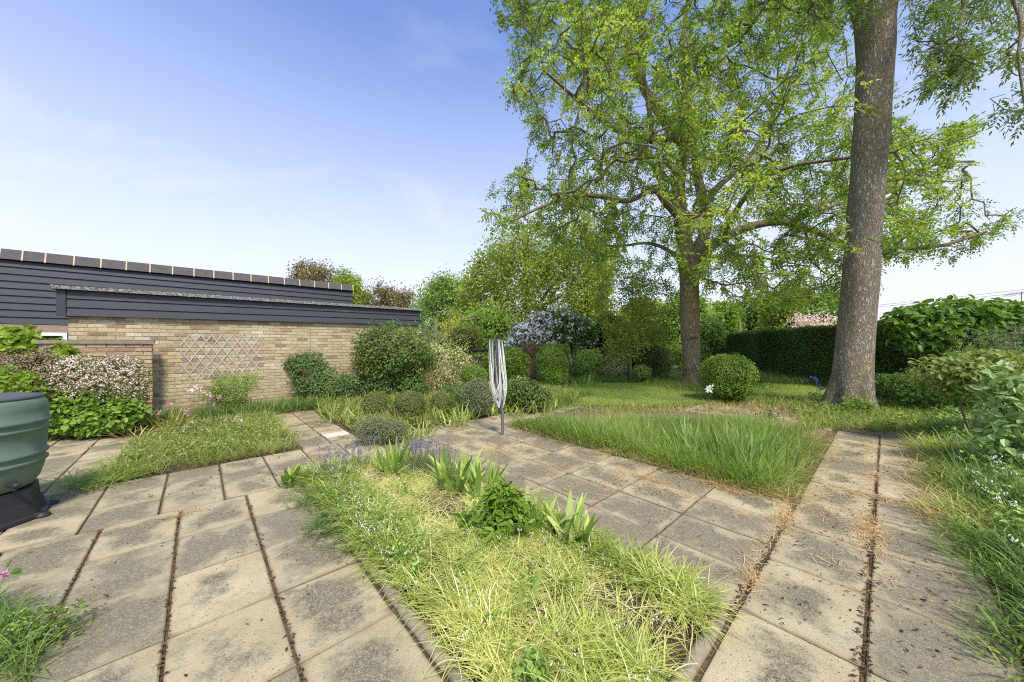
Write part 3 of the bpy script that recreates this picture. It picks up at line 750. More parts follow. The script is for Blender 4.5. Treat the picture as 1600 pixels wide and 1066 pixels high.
def bush(name, label, cat_, blobs, D, mat, n, ls, lw=.55, dep=1., inner=.22, lump=.17, base=None, stems=3, stemmat='dtwig', shape='diamond', flowers=None,
         core=None, group=None, up=.35, flat_top=None, seed=0, droop=.15, spiky=0., nlump=1.0, single=0):
    """leafy shrub: blobs are (px, py, rx_px, ry_px[, dD]) ellipsoids standing at distance D"""
    rng = np.random.default_rng(seed + 11); ls = ls * 1.25; n = int(n * .85)
    E = []
    for b in blobs:
        cx, cy, rx, ry = b[:4]; d = D + (b[4] if len(b) > 4 else 0)
        E.append((AT(cx, cy, d), np.array([rx / FPX * d, rx / FPX * d * dep, ry / FPX * d])))
    cx = np.mean([e[0] for e in E], 0); rt = root(name, label, cat_, (cx[0], cx[1], 0 if base is None else base), group)
    Ps, Ns = [], []
    vol = np.array([e[1][0] * e[1][2] for e in E]); vol = vol / vol.sum()
    for (c, r), f in zip(E, vol):
        m = int(n * f * 1.25) + 10
        d = rvec(m, rng); d = d[d[:, 1] < .75 + .3 * rng.random(m)]    # few leaves on the far side are ever seen
        m = len(d)
        rad = 1 - np.abs(rng.normal(size=m)) * inner
        rad = np.where(rng.random(m) < .05 + spiky, 1 + rng.random(m) * (.08 + spiky), rad)
        rad = np.clip(rad, .15, 1.6)
        surf = c + d * r
        if core is None or core < .79: rad = rad * np.where(noise3(surf, 9.0 / max(r[0], .3), seed + 5) > 1.1, 1.18, 1.)
        rad = rad * (1 + lump * noise3(surf, 5.0 / max(r[0], .3) * nlump, seed))
        P = c + d * r * rad[:, None]
        # drop leaves buried in another blob
        keep = np.ones(m, bool)
        for (c2, r2) in E:
            if c2 is c: continue
            keep &= (((P - c2) / r2) ** 2).sum(1) > .62
        Ps.append(P[keep]); Ns.append(unit(d / r)[keep])
    P = np.concatenate(Ps); Nn = np.concatenate(Ns)
    if flat_top is not None: P[:, 2] = np.minimum(P[:, 2], flat_top + .03 * rng.random(len(P)))
    ok = P[:, 2] > .02 + .05 * rng.random(len(P)); P, Nn = P[ok], Nn[ok]; m = len(P)
    nn = unit(Nn + rvec(m, rng) * .75 + np.array([0, 0, up]))
    dd = unit(np.cross(nn, rvec(m, rng)) + Nn * .35)
    V, F, k = leaves(P, dd, nn, ls * (.65 + .7 * rng.random(m)), ls * lw * (.7 + .6 * rng.random(m)), .18, droop, shape)
    leafparts(rt, V, F, k, leafattr(P, k, seed=seed, s=3.2 / max(E[0][1][0], .25) * .8), M[mat], single, P[:, 1] - Nn[:, 2] * .3 + np.where(np.abs(P[:, 0] / P[:, 1]) > 1.52, 9, 0))
    if core and m > 50:
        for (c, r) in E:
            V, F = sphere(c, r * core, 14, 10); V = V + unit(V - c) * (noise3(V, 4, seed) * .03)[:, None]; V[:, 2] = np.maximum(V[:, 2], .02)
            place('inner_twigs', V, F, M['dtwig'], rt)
    if stems:
        A, B = [], []
        for i in range(stems):
            e = E[rng.integers(len(E))]
            p0 = np.array([cx[0] + rng.normal() * .06, cx[1] + rng.normal() * .05, .0 if base is None else base]); p1 = e[0] + rvec(1, rng)[0] * e[1] * .7
            mid = (p0 + p1) / 2 + rng.normal(size=3) * .05 * (p1[2] - p0[2])
            q = smoothpath([p0, mid, p1], 6); A.append(q[:-1]); B.append(q[1:])
            for j in range(5):
                t = q[3 + rng.integers(3)]; h = e[0] + rvec(1, rng)[0] * e[1] * .85; A.append(t[None]); B.append(h[None])
        A = np.concatenate(A); B = np.concatenate(B); sc = max(.006, .02 * E[0][1][2]); V, F = edges_mesh(A, B, np.full(len(A), sc), np.full(len(A), sc * .7), 5)
        place('stems', V, F, M[stemmat], rt)
    if flowers:
        fm, fn, fs = flowers[:3]; q = rng.choice(m, min(fn * 3, m), replace=False); q = q[(Nn[q, 1] < .3)]
        if len(flowers) > 3: q = q[flowers[3](P[q])]
        q = q[:fn]; PP = P[q] + Nn[q] * fs * .6; k2 = len(q)
        PP = np.repeat(PP, 4, 0) + rng.normal(size=(k2 * 4, 3)) * fs * .55; N2 = np.repeat(Nn[q], 4, 0)
        nn = unit(N2 + rvec(k2 * 4, rng) * .7); dd = np.cross(nn, rvec(k2 * 4, rng))
        V, F, k = leaves(PP - unit(dd) * fs * .5, dd, nn, fs, fs * .9, -.15, .0, 'hex')
        place('blossom', V, F, M[fm], rt, {'rnd': np.repeat(rng.random(k2 * 4), k)})['kind'] = 'stuff'
    return rt
def sphere(c, r, nu=16, nv=10):
    th = np.linspace(0, math.pi, nv + 1); ph = np.linspace(0, 2 * math.pi, nu, endpoint=False)
    V = np.array([[math.sin(t) * math.cos(p), math.sin(t) * math.sin(p), math.cos(t)] for t in th for p in ph]) * r + c
    i = np.arange(nv)[:, None] * nu; j = np.arange(nu)[None]; k = (j + 1) % nu
    return V, np.stack([i + j, i + nu + j, i + nu + k, i + k], -1).reshape(-1, 4)

def grow(nodes, targets, droop=.06, step=.7, rng=R, wig=.10):
    """connect every target to the nearest branch, adding bent intermediate nodes; returns pos,parent,istarget"""
    pos = list(nodes); par = [-1] * len(nodes); ist = [False] * len(nodes)
    cap = len(nodes) + len(targets) * 5; A = np.empty((cap, 3)); A[:len(nodes)] = nodes; n = len(nodes)
    d0 = np.array([((A[:n] - t) ** 2).sum(1).min() for t in targets]); order = np.argsort(d0)
    for ti in order:
        t = targets[ti]; d = ((A[:n] - t) ** 2).sum(1); i = int(d.argmin()); L = math.sqrt(d[i])
        m = min(4, int(L / step)); p0 = A[i]; last = i
        bendv = rng.normal(size=3) * wig * L; bendv[2] += droop * L * 1.2
        for q in range(1, m + 1):
            f = q / (m + 1); P = p0 * (1 - f) + t * f + bendv * math.sin(math.pi * f) + rng.normal(size=3) * .03 * L
            A[n] = P; par.append(last); ist.append(False); last = n; n += 1
        A[n] = t; par.append(last); ist.append(True); n += 1
    return A[:n], np.array(par), np.array(ist)
def twigs(rt, A, par, n0, mat, rmin=.004, rexp=.42, sides=4, rmax=.09):
    n = len(A); cnt = np.ones(n)
    for i in range(n - 1, n0 - 1, -1):
        if par[i] >= 0: cnt[par[i]] += cnt[i]
    r = np.minimum(rmin * cnt ** rexp, rmax); idx = np.arange(n0, n); p = par[idx]
    rp = np.where(p >= n0, np.minimum(r[p], r[idx] * 1.5), r[idx] * 1.2)
    V, F = edges_mesh(A[p], A[idx], rp, r[idx], sides)
    o = place('twigs', V, F, M[mat], rt); o['kind'] = 'stuff'; return r
def compound(P, D, L, ll, lw, mat, rt, pairs=3, seed=0, bias=0., name='leaves', rng=R):
    n = len(P); D = unit(D); S = unit(np.cross(D, np.array([0, 0, 1.]) + rng.normal(size=(n, 3)) * .5)); Nn = np.cross(S, D)
    Vs, Fs, rn, off = [], [], [], 0; base = .5 + .2 * noise3(P, 1.1, seed) + .12 * noise3(P, 3.5, seed + 1)
    for i in range(pairs):
        f = .35 + .6 * i / pairs; pp = P + D * (L * f)[:, None] - np.array([0, 0, 1]) * (L * f * f * .25)[:, None]
        for s in (1, -1):
            d = S * s * .85 + D * .55 - np.array([0, 0, .25]) + rng.normal(size=(n, 3)) * .15
            V, F, k = leaves(pp, d, Nn + rng.normal(size=(n, 3)) * .25, ll * (.7 + .5 * rng.random(n)), lw * (.8 + .4 * rng.random(n)), .12, .12)
            Vs.append(V); Fs.append(F + off); off += len(V); rn.append(np.repeat(np.clip(base + rng.normal(size=n) * .2 + bias, 0, 1), k))
    V, F, k = leaves(P + D * L[:, None] - np.array([0, 0, 1]) * (L * .25)[:, None], D - np.array([0, 0, .3]), Nn, np.full(n, ll), np.full(n, lw), .12, .12)
    Vs.append(V); Fs.append(F + off); rn.append(np.repeat(np.clip(base + bias, 0, 1), k))
    o = place(name, np.concatenate(Vs), np.concatenate(Fs), M[mat], rt, {'rnd': np.concatenate(rn)}); o['kind'] = 'stuff'; return o

# ------------------------------------------------------------------ the two big ash trees
def limb(rt, pts, r0, r1, mat, n=14, sides=10, name='limb', rough=.05, seed=0):
    P = smoothpath(pts, n); r = r0 + (r1 - r0) * np.linspace(0, 1, n) ** .8
    V, F = tube(P, r, sides, rough, seed); place(name, V, F, M[mat], rt, smooth=True); return P
TD = 11.6
big = root('ash_tree', 'broad spreading ash tree on the lawn with forked lichened trunk', 'tree', G(1081, 603.5))
def T(x, y, d=0.): return AT(x, y, TD + d)
trunk = smoothpath([G(1081, 604) + [0, 0, -.05], T(1081, 585), T(1080, 540), T(1078, 480), T(1076, 430), T(1074, 405)], 26)
tr_r = np.interp(np.linspace(0, 1, 26), [0, .04, .1, .3, .8, 1], [.44, .36, .315, .285, .30, .34])
V, F = tube(trunk, tr_r, 28, .045, 3); place('trunk', V, F, M['bark2'], big, smooth=True)
V, F = tube(np.array([T(1078, 526, -.33), T(1086, 525, -.42), T(1091, 524, -.46)]), [.09, .065, .05], 10, .1, 5); place('branch_stub', V, F, M['bark2'], big, smooth=True)
# (points, r0, r1): the limbs that show, each at its own depth
LB = [([T(1074, 415), T(1066, 350, -.1), T(1060, 300, 0), T(1064, 255, .1), T(1071, 228, .1), T(1045, 197, .3), T(1012, 148, .5), T(989, 98, .8), T(980, 72, .9), T(993, 33, 1), T(989, -20, 1.2), T(985, -110, 1.5)], .27, .07),
      ([T(1072, 230, .1), T(1052, 216, -.3), T(1020, 217, -.7), T(993, 213, -1), T(957, 200, -1.5), T(927, 177, -1.9), T(895, 150, -2.4), T(850, 110, -3)], .15, .03),
      ([T(1060, 310, 0), T(1045, 305, .2), T(1010, 240, .8), T(995, 222, 1.2), T(975, 180, 1.8), T(940, 130, 2.5)], .12, .04),
      ([T(1064, 345, -.1), T(1040, 318, -.5), T(1022, 298, -.9), T(980, 314, -1.5), T(940, 307, -2), T(894, 307, -2.4), T(850, 322, -2.7), T(800, 345, -3)], .12, .03),
      ([T(1019, 222, -.8), T(1017, 190, -.6), T(1012, 160, -.5), T(1006, 100, -.8), T(1020, 40, -1.), T(1030, -40, -1)], .09, .03),
      ([T(1078, 410), T(1092, 385, .0), T(1105, 345, .1), T(1095, 300, .1), T(1085, 240, .3), T(1075, 160, .8), T(1065, 90, 1.), T(1075, 0, 1.3), T(1085, -110, 1.6)], .22, .06),
      ([T(1093, 330, .1), T(1124, 290, .5), T(1160, 258, 1.), T(1200, 200, 1.6), T(1230, 120, 2.), T(1250, 40, 2.5)], .14, .04),
      ([T(1082, 415, .0), T(1100, 395, -.2), T(1130, 372, -.5), T(1180, 352, -.8), T(1230, 348, -.9), T(1290, 368, -1), T(1330, 384, -1), T(1400, 388, -1.2), T(1470, 384, -1.4), T(1540, 362, -1.6)], .19, .035),
      ([T(1130, 372, -.5), T(1150, 330, -1), T(1180, 290, -1.5), T(1230, 262, -2), T(1300, 250, -2.6), T(1380, 240, -3)], .10, .03),
      ([T(1230, 348, -.9), T(1300, 322, -.4), T(1380, 305, 0), T(1440, 265, .5), T(1500, 215, .8)], .07, .02),
      ([T(1072, 200, .3), T(1058, 121, -.4), T(1101, 85, -.9), T(1150, 66, -1.3), T(1186, 23, -1.8), T(1220, -40, -2)], .09, .03),
      ([T(1070, 425), T(1050, 395, .4), T(1010, 380, 1.2), T(960, 385, 2), T(910, 372, 2.6)], .09, .03),
      ([T(1082, 412, .2), T(1120, 400, .9), T(1170, 400, 1.7), T(1230, 410, 2.5)], .10, .03)]
base_nodes = []
for i, (p, a, b) in enumerate(LB):
    q = limb(big, p, a, b, 'bark2', n=max(14, len(p) * 4), sides=10, seed=i); base_nodes.append(smoothpath(p, len(p) * 5))
base_nodes = np.concatenate(base_nodes)
crown_poly = [(752, -40), (762, 12), (790, 40), (800, 100), (795, 150), (822, 185), (828, 215), (850, 245), (800, 262), (768, 280), (752, 312), (760, 350), (800, 362), (850, 372), (905, 410), (960, 440), (1010, 430), (1050, 425),
              (1100, 440), (1130, 460), (1180, 470), (1230, 478), (1290, 480), (1330, 455), (1385, 440), (1375, 410), (1420, 400), (1480, 408), (1540, 372), (1592, 350), (1594, 325), (1540, 318), (1520, 300), (1535, 262), (1505, 240), (1535, 190), (1530, 175), (1490, 195), (1440, 205), (1410, 180), (1390, 130), (1330, 80), (1310, 20), (1300, -60), (1250, -170), (1100, -260), (900, -230), (790, -130)]
rg = np.random.default_rng(21)
S = samp(crown_poly, 8600, rg)
rel = (S[:, 0] - 1130) / 420; rely = (S[:, 1] - 150) / 400
th = 4.3 * np.sqrt(np.clip(1 - rel ** 2 * .8 - rely ** 2 * .6, .08, 1))
dd = rg.normal(size=len(S)) * .55 * th - .4; dd = np.clip(dd, -5, 5)
D = TD + dd
# keep the drawn outline at the trunk's distance, then give each sample its own depth
TP = np.stack([(S[:, 0] - 800) / FPX * D, D, EYE + (HZ - S[:, 1]) / FPX * D], 1)
nv = noise3(TP, 1.6, 4) + .6 * noise3(TP, 3.2, 6)
keep = nv > -.18 ; TP = TP[keep]
sparse = rg.random(len(TP)) < .92; TP = TP[sparse]
A, par, ist = grow(base_nodes, TP, .05, .55, rg)
print('ash nodes', len(TP), len(A))
twigs(big, A, par, len(base_nodes), 'twig', .0066, .42, 4, .08)
def spray(A, par, ist, per, rng):
    ti = np.nonzero(par >= 0)[0]; ti = ti[ist[ti] | (rng.random(len(ti)) < .35)]
    ti = np.repeat(ti, per); p = par[ti]; f = rng.random(len(ti)) * .9 + .1
    d = A[ti] - A[p]; P = A[p] * (1 - f[:, None]) + A[ti] * f[:, None]
    return P, unit(unit(d) * .6 + rvec(len(ti), rng) * .9 - np.array([0, 0, .25]))
P, dd = spray(A, par, ist, 5, rg)
print('ash leaves', len(P))
compound(P, dd, .22 + .12 * rg.random(len(P)),   .098, .046, 'ash', big, 3, 2, rng=rg, name='crown')
# brown seed bunches
q = rg.choice(len(TP), 420, replace=False); q = q[TP[q, 1] < TD + 1]
PP = np.repeat(TP[q], 10, 0) + rg.normal(size=(len(q) * 10, 3)) * [.05, .05, .09]
V, F, k = leaves(PP, np.array([0, 0, -1.]) + rg.normal(size=PP.shape) * .3, rvec(len(PP), rg), .07, .018)
place('seed_bunches', V, F, M['dead'], big, {'rnd': np.repeat(rg.random(len(PP)) * .9 + .1, k)})

ND = 7.4
near = root('ash_tree', 'tall thick bare trunked ash in front of the dark hedge', 'tree', G(1330, 638))
def Q(x, y, d=0.): return AT(x, y, ND + d)
pts = [G(1327, 641) + [0, 0, -.08], Q(1328, 622), Q(1331, 600), Q(1334, 570), Q(1339, 500), Q(1345, 430), Q(1350, 340), Q(1356, 260), Q(1363, 170), Q(1368, 90), Q(1368, 40), Q(1366, -30), Q(1362, -90)]
P = smoothpath(pts, 70); yy = HZ - (P[:, 2] - EYE) * FPX / ND
rr = np.interp(-yy, [-645, -632, -615, -590, -500, -400, -250, -100, -30, 0, 90], [.50, .41, .36, .33, .305, .288, .285, .295, .33, .40, .50]) 
V, F = tube(P, rr, 48, 0, 9)
ctr = np.repeat(P, 48, 0); ang = np.tile(np.linspace(0, 6.283, 48, endpoint=False), len(P)); hgt = V[:, 2]
fl = np.clip(1 - hgt / .9, 0, 1) ** 1.5
V = ctr + (V - ctr) * (1 + .22 * fl * np.sin(ang * 5 + 1) + .03 * np.sin(ang * 3 + hgt * .8) + .02 * noise3(V, 2.2, 3) + .012 * noise3(V * [1, 1, .25], 16, 4))[:, None]
place('trunk', V, F, M['bark'], near, smooth=True)
NB = [([Q(1362, -70), Q(1340, -160, .3), Q(1290, -280, .8), Q(1240, -400, 1)], .34, .1),
      ([Q(1364, -70), Q(1400, -170, -.2), Q(1440, -280, -.4), Q(1480, -400, -.6)], .34, .1),
      ([Q(1400, -170, -.2), Q(1470, -190, -.8), Q(1540, -140, -1.4), Q(1590, -80, -1.9), Q(1640, -10, -2.1)], .13, .03),
      ([Q(1530, -150, -1.2), Q(1520, -60, -1.4), Q(1508, 10, -1.5), Q(1496, 55, -1.6)], .05, .018),
      ([Q(1560, -120, -1.6), Q(1570, -40, -1.8), Q(1595, 30, -2), Q(1592, 90, -2.1), Q(1600, 160, -2.1)], .05, .012),
      ([Q(1345, -140, .2), Q(1290, -120, -.6), Q(1230, -70, -1.2), Q(1180, -20, -1.6)], .10, .02),
      ([Q(1440, -280, -.4), Q(1520, -330, .5), Q(1620, -330, 1.2)], .12, .04),
      ([Q(1290, -280, .8), Q(1200, -300, .8), Q(1110, -260, .6)], .12, .04)]
bn = []
for i, (p, a, b) in enumerate(NB):
    limb(near, p, a, b, 'bark', n=16, sides=10, seed=i + 40); bn.append(smoothpath(p, len(p) * 5))
bn = np.concatenate(bn); rg = np.random.default_rng(5)
def regions(lst, D0, rng):
    out = []
    for poly, n, da, db in lst:
        s = samp(poly, n, rng); d = D0 + da + (db - da) * rng.random(n)
        out.append(np.stack([(s[:, 0] - 800) / FPX * d, d, EYE + (HZ - s[:, 1]) / FPX * d], 1))
    return np.concatenate(out)
TP2 = regions([([(1410, -60), (1425, 60), (1440, 110), (1470, 140), (1500, 130), (1530, 90), (1560, 60), (1600, 60), (1660, -60)], 125, -1.8, .4),
               ([(1425, 60), (1440, 150), (1455, 160), (1540, 125), (1530, 60)], 45, -1.7, -.8),
               ([(1570, 60), (1560, 170), (1600, 200), (1640, 160), (1640, 50)], 30, -2.2, -1.4),
               ([(1250, -100), (1250, 20), (1290, 60), (1330, 50), (1335, -60)], 70, -1.5, .5),
               ([(1325, -30), (1325, 40), (1370, 30), (1375, -20)], 16, -.9, -.55),
               ([(1100, -150), (1150, -350), (1350, -480), (1560, -420), (1700, -250), (1680, -80), (1400, -90), (1180, -80)], 330, -2, 2.2)], ND, rg)
A, par, ist = grow(bn, TP2, .05, .22, rg, .2)
twigs(near, A, par, len(bn), 'twig', .0045, .40, 4, .05)
P, dd = spray(A, par, ist, 3, rg); dd = unit(dd - [0, 0, .2])
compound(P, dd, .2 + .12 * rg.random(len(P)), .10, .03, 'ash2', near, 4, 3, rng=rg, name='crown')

# ------------------------------------------------------------------ background trees
def bgtree(name, label, trunkx, D, poly, n, mat, ls=.22, per=9, group='trees beyond the garden', limbs=6, thick=.6, seed=0, tr=.2, gap=-.35, nf=1.0, basey=None, spread=None):
    rng = np.random.default_rng(seed + 500); p = np.array(poly, float); cy = p[:, 1].mean(); w = (p[:, 0].max() - p[:, 0].min()) / FPX * D / 2
    b = np.array([(trunkx - 800) / FPX * D, D, 0.]); rt = root(name, label, 'tree', b, group)
    top = AT(trunkx + rng.normal() * 4, p[:, 1].min() * .75 + cy * .25, D); fork = AT(trunkx, cy * .45 + max(p[:, 1].max(), cy) * .55, D); fork[2] = max(fork[2], .9)
    q = smoothpath([b, (b + fork) / 2 + rng.normal(size=3) * .1, fork, top], 16); V, F = tube(q, np.linspace(tr, tr * .3, 16), 10, .06, seed); place('trunk', V, F, M['twig'], rt, smooth=True)
    nodes = [q[5:]]
    for i in range(limbs):
        s = samp(poly, 1, rng)[0]; e = AT(s[0], s[1], D + rng.normal() * w * .4); st = q[5 + rng.integers(6)]
        l = smoothpath([st, (st + e) / 2 + [0, 0, .12 * np.linalg.norm(e - st)], e], 10); V, F = tube(l, np.linspace(tr * .45, tr * .1, 10), 6); place('limb', V, F, M['twig'], rt, smooth=True); nodes.append(l)
    nodes = np.concatenate(nodes)
    S = samp(poly, n, rng); cx = (p[:, 0].max() + p[:, 0].min()) / 2; rel = np.clip(np.abs(S[:, 0] - cx) / ((p[:, 0].max() - p[:, 0].min()) / 2), 0, 1)
    d = D + (rng.random(n) * 2 - 1) * w * thick * np.sqrt(1.05 - rel ** 2)
    TP = np.stack([(S[:, 0] - 800) / FPX * D, d, EYE + (HZ - S[:, 1]) / FPX * D], 1); TP = TP[TP[:, 2] > .3]
    nz = noise3(TP, 3.4 / w * nf * 1.6, seed) + .5 * noise3(TP, 8 / w * nf, seed + 1); TP = TP[nz > gap]
    A, par, ist = grow(nodes, TP, .04, .3 * w, rng)
    twigs(rt, A, par, len(nodes), 'twig', .012 * D / 30, .42, 3, tr * .4)
    per = int(per * 1.7); P = np.repeat(TP, per, 0) + rng.normal(size=(len(TP) * per, 3)) * ls * 1.35; m = len(P)
    nn = unit(rvec(m, rng) + [0, -.2, .7]); dd = np.cross(nn, rvec(m, rng))
    V, F, k = leaves(P, dd, nn, ls * (.6 + .8 * rng.random(m)), ls * .6 * (.7 + .6 * rng.random(m)))
    place('crown', V, F, M[mat], rt, {'rnd': leafattr(P, k, .6, 4 / w, seed)})['kind'] = 'stuff'
    return rt
bgtree('oak_tree', 'yellow green oak in leaf behind the lilac, tallest left of the ash', 824, 30,
       [(700, 520), (716, 480), (722, 450), (742, 425), (755, 395), (775, 383), (800, 372), (840, 365), (880, 362), (930, 370), (960, 400), (955, 450), (950, 500), (880, 520), (830, 515), (760, 530)], 2800, 'oak', .25, 9, seed=1, gap=-.6, tr=.45)
bgtree('green_tree', 'rounded mid green tree at the right end of the low roof', 690, 34,
       [(648, 475), (660, 452), (676, 440), (700, 434), (722, 436), (738, 455), (735, 500), (720, 530), (680, 530), (655, 520)], 1000, 'mid', .26, 9, seed=2, tr=.3)
bgtree('distant_tree', 'bronzy tree seen left of another just above the tiled roof', 492, 45, [(460, 440), (462, 420), (478, 412), (500, 413), (520, 420), (524, 450), (500, 470), (470, 470)], 420, 'bronze', .3, 9, seed=3, tr=.3)
bgtree('distant_tree', 'greener pointed tree right beside the end of the tiled roof', 548, 42, [(525, 435), (537, 426), (552, 430), (560, 445), (575, 462), (576, 480), (540, 480), (524, 460)], 420, 'oak', .28, 9, seed=4, tr=.3)
bgtree('distant_tree', 'bronze tinged wispy tree above the middle of the low coping', 608, 42, [(572, 476), (582, 456), (596, 442), (612, 446), (624, 456), (634, 450), (648, 462), (652, 480), (640, 495), (580, 490)], 520, 'bronze', .27, 9, seed=5, gap=-.1, tr=.3)
bgtree('small_tree', 'small leaning green tree behind the clipped yew block', 987, 13.2,
       [(930, 470), (945, 430), (975, 412), (1010, 420), (1045, 440), (1062, 470), (1055, 520), (1030, 535), (1000, 540), (985, 560), (955, 560), (945, 520)], 900, 'oak', .085, 10, seed=6, gap=-.3, tr=.07, group='garden trees')
bgtree('conifer', 'dark blue green conifer rising beyond the long hedge', 1176, 38, [(1140, 530), (1148, 500), (1158, 478), (1172, 462), (1188, 470), (1200, 492), (1212, 530)], 700, 'lilacleaf', .28, 9, seed=7, gap=-.6, tr=.3)
for i, (x, poly, mt, lab) in enumerate([
    (1070, [(1035, 540), (1040, 480), (1060, 462), (1090, 468), (1110, 500), (1112, 545)], 'mid', 'mid green tree straight behind the ash trunk'),
    (1128, [(1098, 540), (1105, 500), (1120, 478), (1145, 480), (1152, 515), (1150, 545)], 'fresh', 'fresh green tree just right of the ash trunk beyond the hedge'),
    (1225, [(1195, 530), (1196, 480), (1215, 452), (1250, 448), (1272, 470), (1275, 530)], 'oak', 'yellow green tree above the middle of the long hedge'),
    (1290, [(1262, 530), (1268, 490), (1285, 468), (1310, 462), (1322, 490), (1322, 530)], 'mid', 'green tree close left of the near trunk above the hedge'),
    (900, [(880, 545), (885, 500), (905, 470), (935, 465), (950, 500), (945, 545)], 'oak', 'olive tree between the lilac and the dark column'),
    (1010, [(965, 540), (970, 490), (1000, 470), (1035, 480), (1040, 540)], 'oak', 'pale olive tree behind the leaning small tree'),
    (760, [(718, 545), (722, 505), (745, 490), (790, 492), (812, 520), (810, 550)], 'mid', 'dark green tree just above the folded dryer'),
    ]):
    bgtree('garden_tree', lab, x, 27 + 2 * (i % 3), poly, 800, mt, .26, 9, seed=20 + i, gap=-.6, tr=.2)
bgtree('blossom_tree', 'pink flowering tree peeping over the long hedge', 1272, 24, [(1236, 525), (1244, 505), (1258, 494), (1280, 492), (1300, 505), (1300, 525)], 120, 'pinkw', .18, 9, seed=31, gap=-.3, tr=.12)
bgtree('laburnum_tree', 'yellow flowering laburnum left of the dryer beyond the fence', 700, 20, [(672, 545), (678, 512), (695, 494), (716, 488), (730, 500), (722, 530), (700, 548)], 200, 'yellowf', .09, 5, seed=32, gap=-.1, tr=.08)
# far wood closing the horizon
rg = np.random.default_rng(77); n = 26000; x = rg.random(n) * 260 - 110; y = 60 + rg.random(n) * 14
hh = 3.0 + 1.0 * noise3(np.stack([x, 0 * x, 0 * x], 1), .25, 2); P = np.stack([x, y, rg.random(n) ** .8 * np.maximum(hh, 2)], 1)
nn = unit(rvec(n, rg) + [0, -.2, .6]); V, F, k = leaves(P, np.cross(nn, rvec(n, rg)), nn, .9, .6)
o = place('far_wood', V, F, M['mid'], None, {'rnd': leafattr(P, k, .6, .3)}); tag(o, 'low belt of distant trees along the horizon', 'woodland', kind='stuff')

# ------------------------------------------------------------------ long yew hedge on the right
def hedge(name, label, P0, P1, hgt, th, n, ls, mat='yew', seed=0, rough=.05):
    rng = np.random.default_rng(seed); d = P1 - P0; L = np.linalg.norm(d); d = d / L; nrm = np.array([-d[1], d[0], 0])
    if nrm @ (-(P0 + P1) / 2) < 0: nrm = -nrm         # towards the camera
    rt = root(name, label, 'hedge', (P0 + P1) / 2)
    a = rng.random(n) ** 1.0; t = a * L; face = rng.random(n); P = np.empty((n, 3)); Nn = np.empty((n, 3))
    f = face < .66; g2 = ~f & (face < .93); e = ~f & ~g2
    bump = rough * noise3(np.stack([t, 0 * t, rng.random(n) * 0], 1) + np.stack([0 * t, face * 0, rng.random(n) * 2], 1), 1.7, seed)
    ins = np.abs(rng.normal(size=n)) * .05
    z = rng.random(n) * hgt
    P[f] = P0 + d * t[f, None] + nrm * (th / 2 - ins + bump)[f, None] + np.array([0, 0, 1]) * z[f, None]; Nn[f] = nrm
    s = (rng.random(n) - .5) * th
    P[g2] = P0 + d * t[g2, None] + nrm * s[g2, None] + np.array([0, 0, 1]) * (hgt - ins + bump)[g2, None]; Nn[g2] = [0, 0, 1]
    en = rng.random(n) < .5; ep = np.where(en, 0, L)
    P[e] = P0 + d * ep[e, None] + nrm * s[e, None] + np.array([0, 0, 1]) * z[e, None]; Nn[e] = np.where(en[e, None], -d, d)
    nn = unit(Nn + rvec(n, rng) * .8 + [0, 0, .3]); dd = unit(np.cross(nn, rvec(n, rng)) + Nn * .5 + [0, 0, .2])
    V, F, k = leaves(P, dd, nn, ls * (.6 + .8 * rng.random(n)), ls * .4)
    place('foliage', V, F, M[mat], rt, {'rnd': leafattr(P, k, .5, 1.5, seed)})
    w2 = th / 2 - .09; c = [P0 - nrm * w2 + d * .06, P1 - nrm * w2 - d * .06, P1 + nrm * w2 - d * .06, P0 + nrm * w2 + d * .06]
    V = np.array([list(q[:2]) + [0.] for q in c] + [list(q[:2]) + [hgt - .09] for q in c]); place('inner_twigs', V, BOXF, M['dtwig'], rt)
    return rt
h0 = np.array([(1425 - 800) / FPX * 8.7 + .45, 8.2, 0]); h1 = np.array([(1112 - 800) / FPX * 23. + .3, 23., 0])
hedge('yew_hedge', 'long dark clipped yew hedge behind the thick trunk', h0, h1, 2.03, .9, 70000, .085, seed=4)

# ------------------------------------------------------------------ shrubs left to right
bush('ivy', 'bright lime green climber over the far left of the garden wall', 'climber', [(22, 532, 36, 18), (76, 549, 30, 15), (100, 556, 16, 13), (-30, 540, 40, 26)], 5.75, 'lime', 2600, .085, .8, dep=.3, inner=.3, stems=3, shape='hex', seed=1, up=.1)
bush('dry_hedge', 'brown twiggy half bare hedge left of the blossoming shrub', 'hedge', [(8, 583, 45, 34), (62, 580, 30, 34), (-50, 585, 50, 36)], 5.3, 'dry', 6500, .035, .5, dep=.5, inner=.35, stems=24, seed=2)
bush('flowering_shrub', 'clipped shrub covered in small pinkish white blossom before the garden wall', 'shrub', [(120, 592, 42, 36), (186, 594, 40, 37), (160, 606, 50, 38), (205, 620, 22, 32), (100, 612, 26, 24)], 5.45, 'shrub', 9000, .032, .6, dep=.75, inner=.2, stems=8, seed=3,
     flowers=('pinkw', 1150, .021, lambda P: R.random(len(P)) < np.clip((P[:, 2] - .45) / .55, .06, 1)), lump=.05)
bush('leafy_shrub', 'low glossy green leafy plant under the blossoming shrub', 'shrub', [(105, 650, 34, 26), (150, 655, 40, 26), (190, 650, 30, 24), (75, 655, 20, 24), (130, 632, 34, 20)], 5.3, 'box', 4200, .065, .7, dep=.8, inner=.3, shape='hex', seed=4, up=.6, lump=.15)
bush('green_plant', 'leafy green weed clump behind the water butt', 'plant', [(5, 600, 30, 26), (40, 608, 22, 18)], 4.9, 'fresh', 700, .055, .6, dep=.7, shape='hex', seed=5)
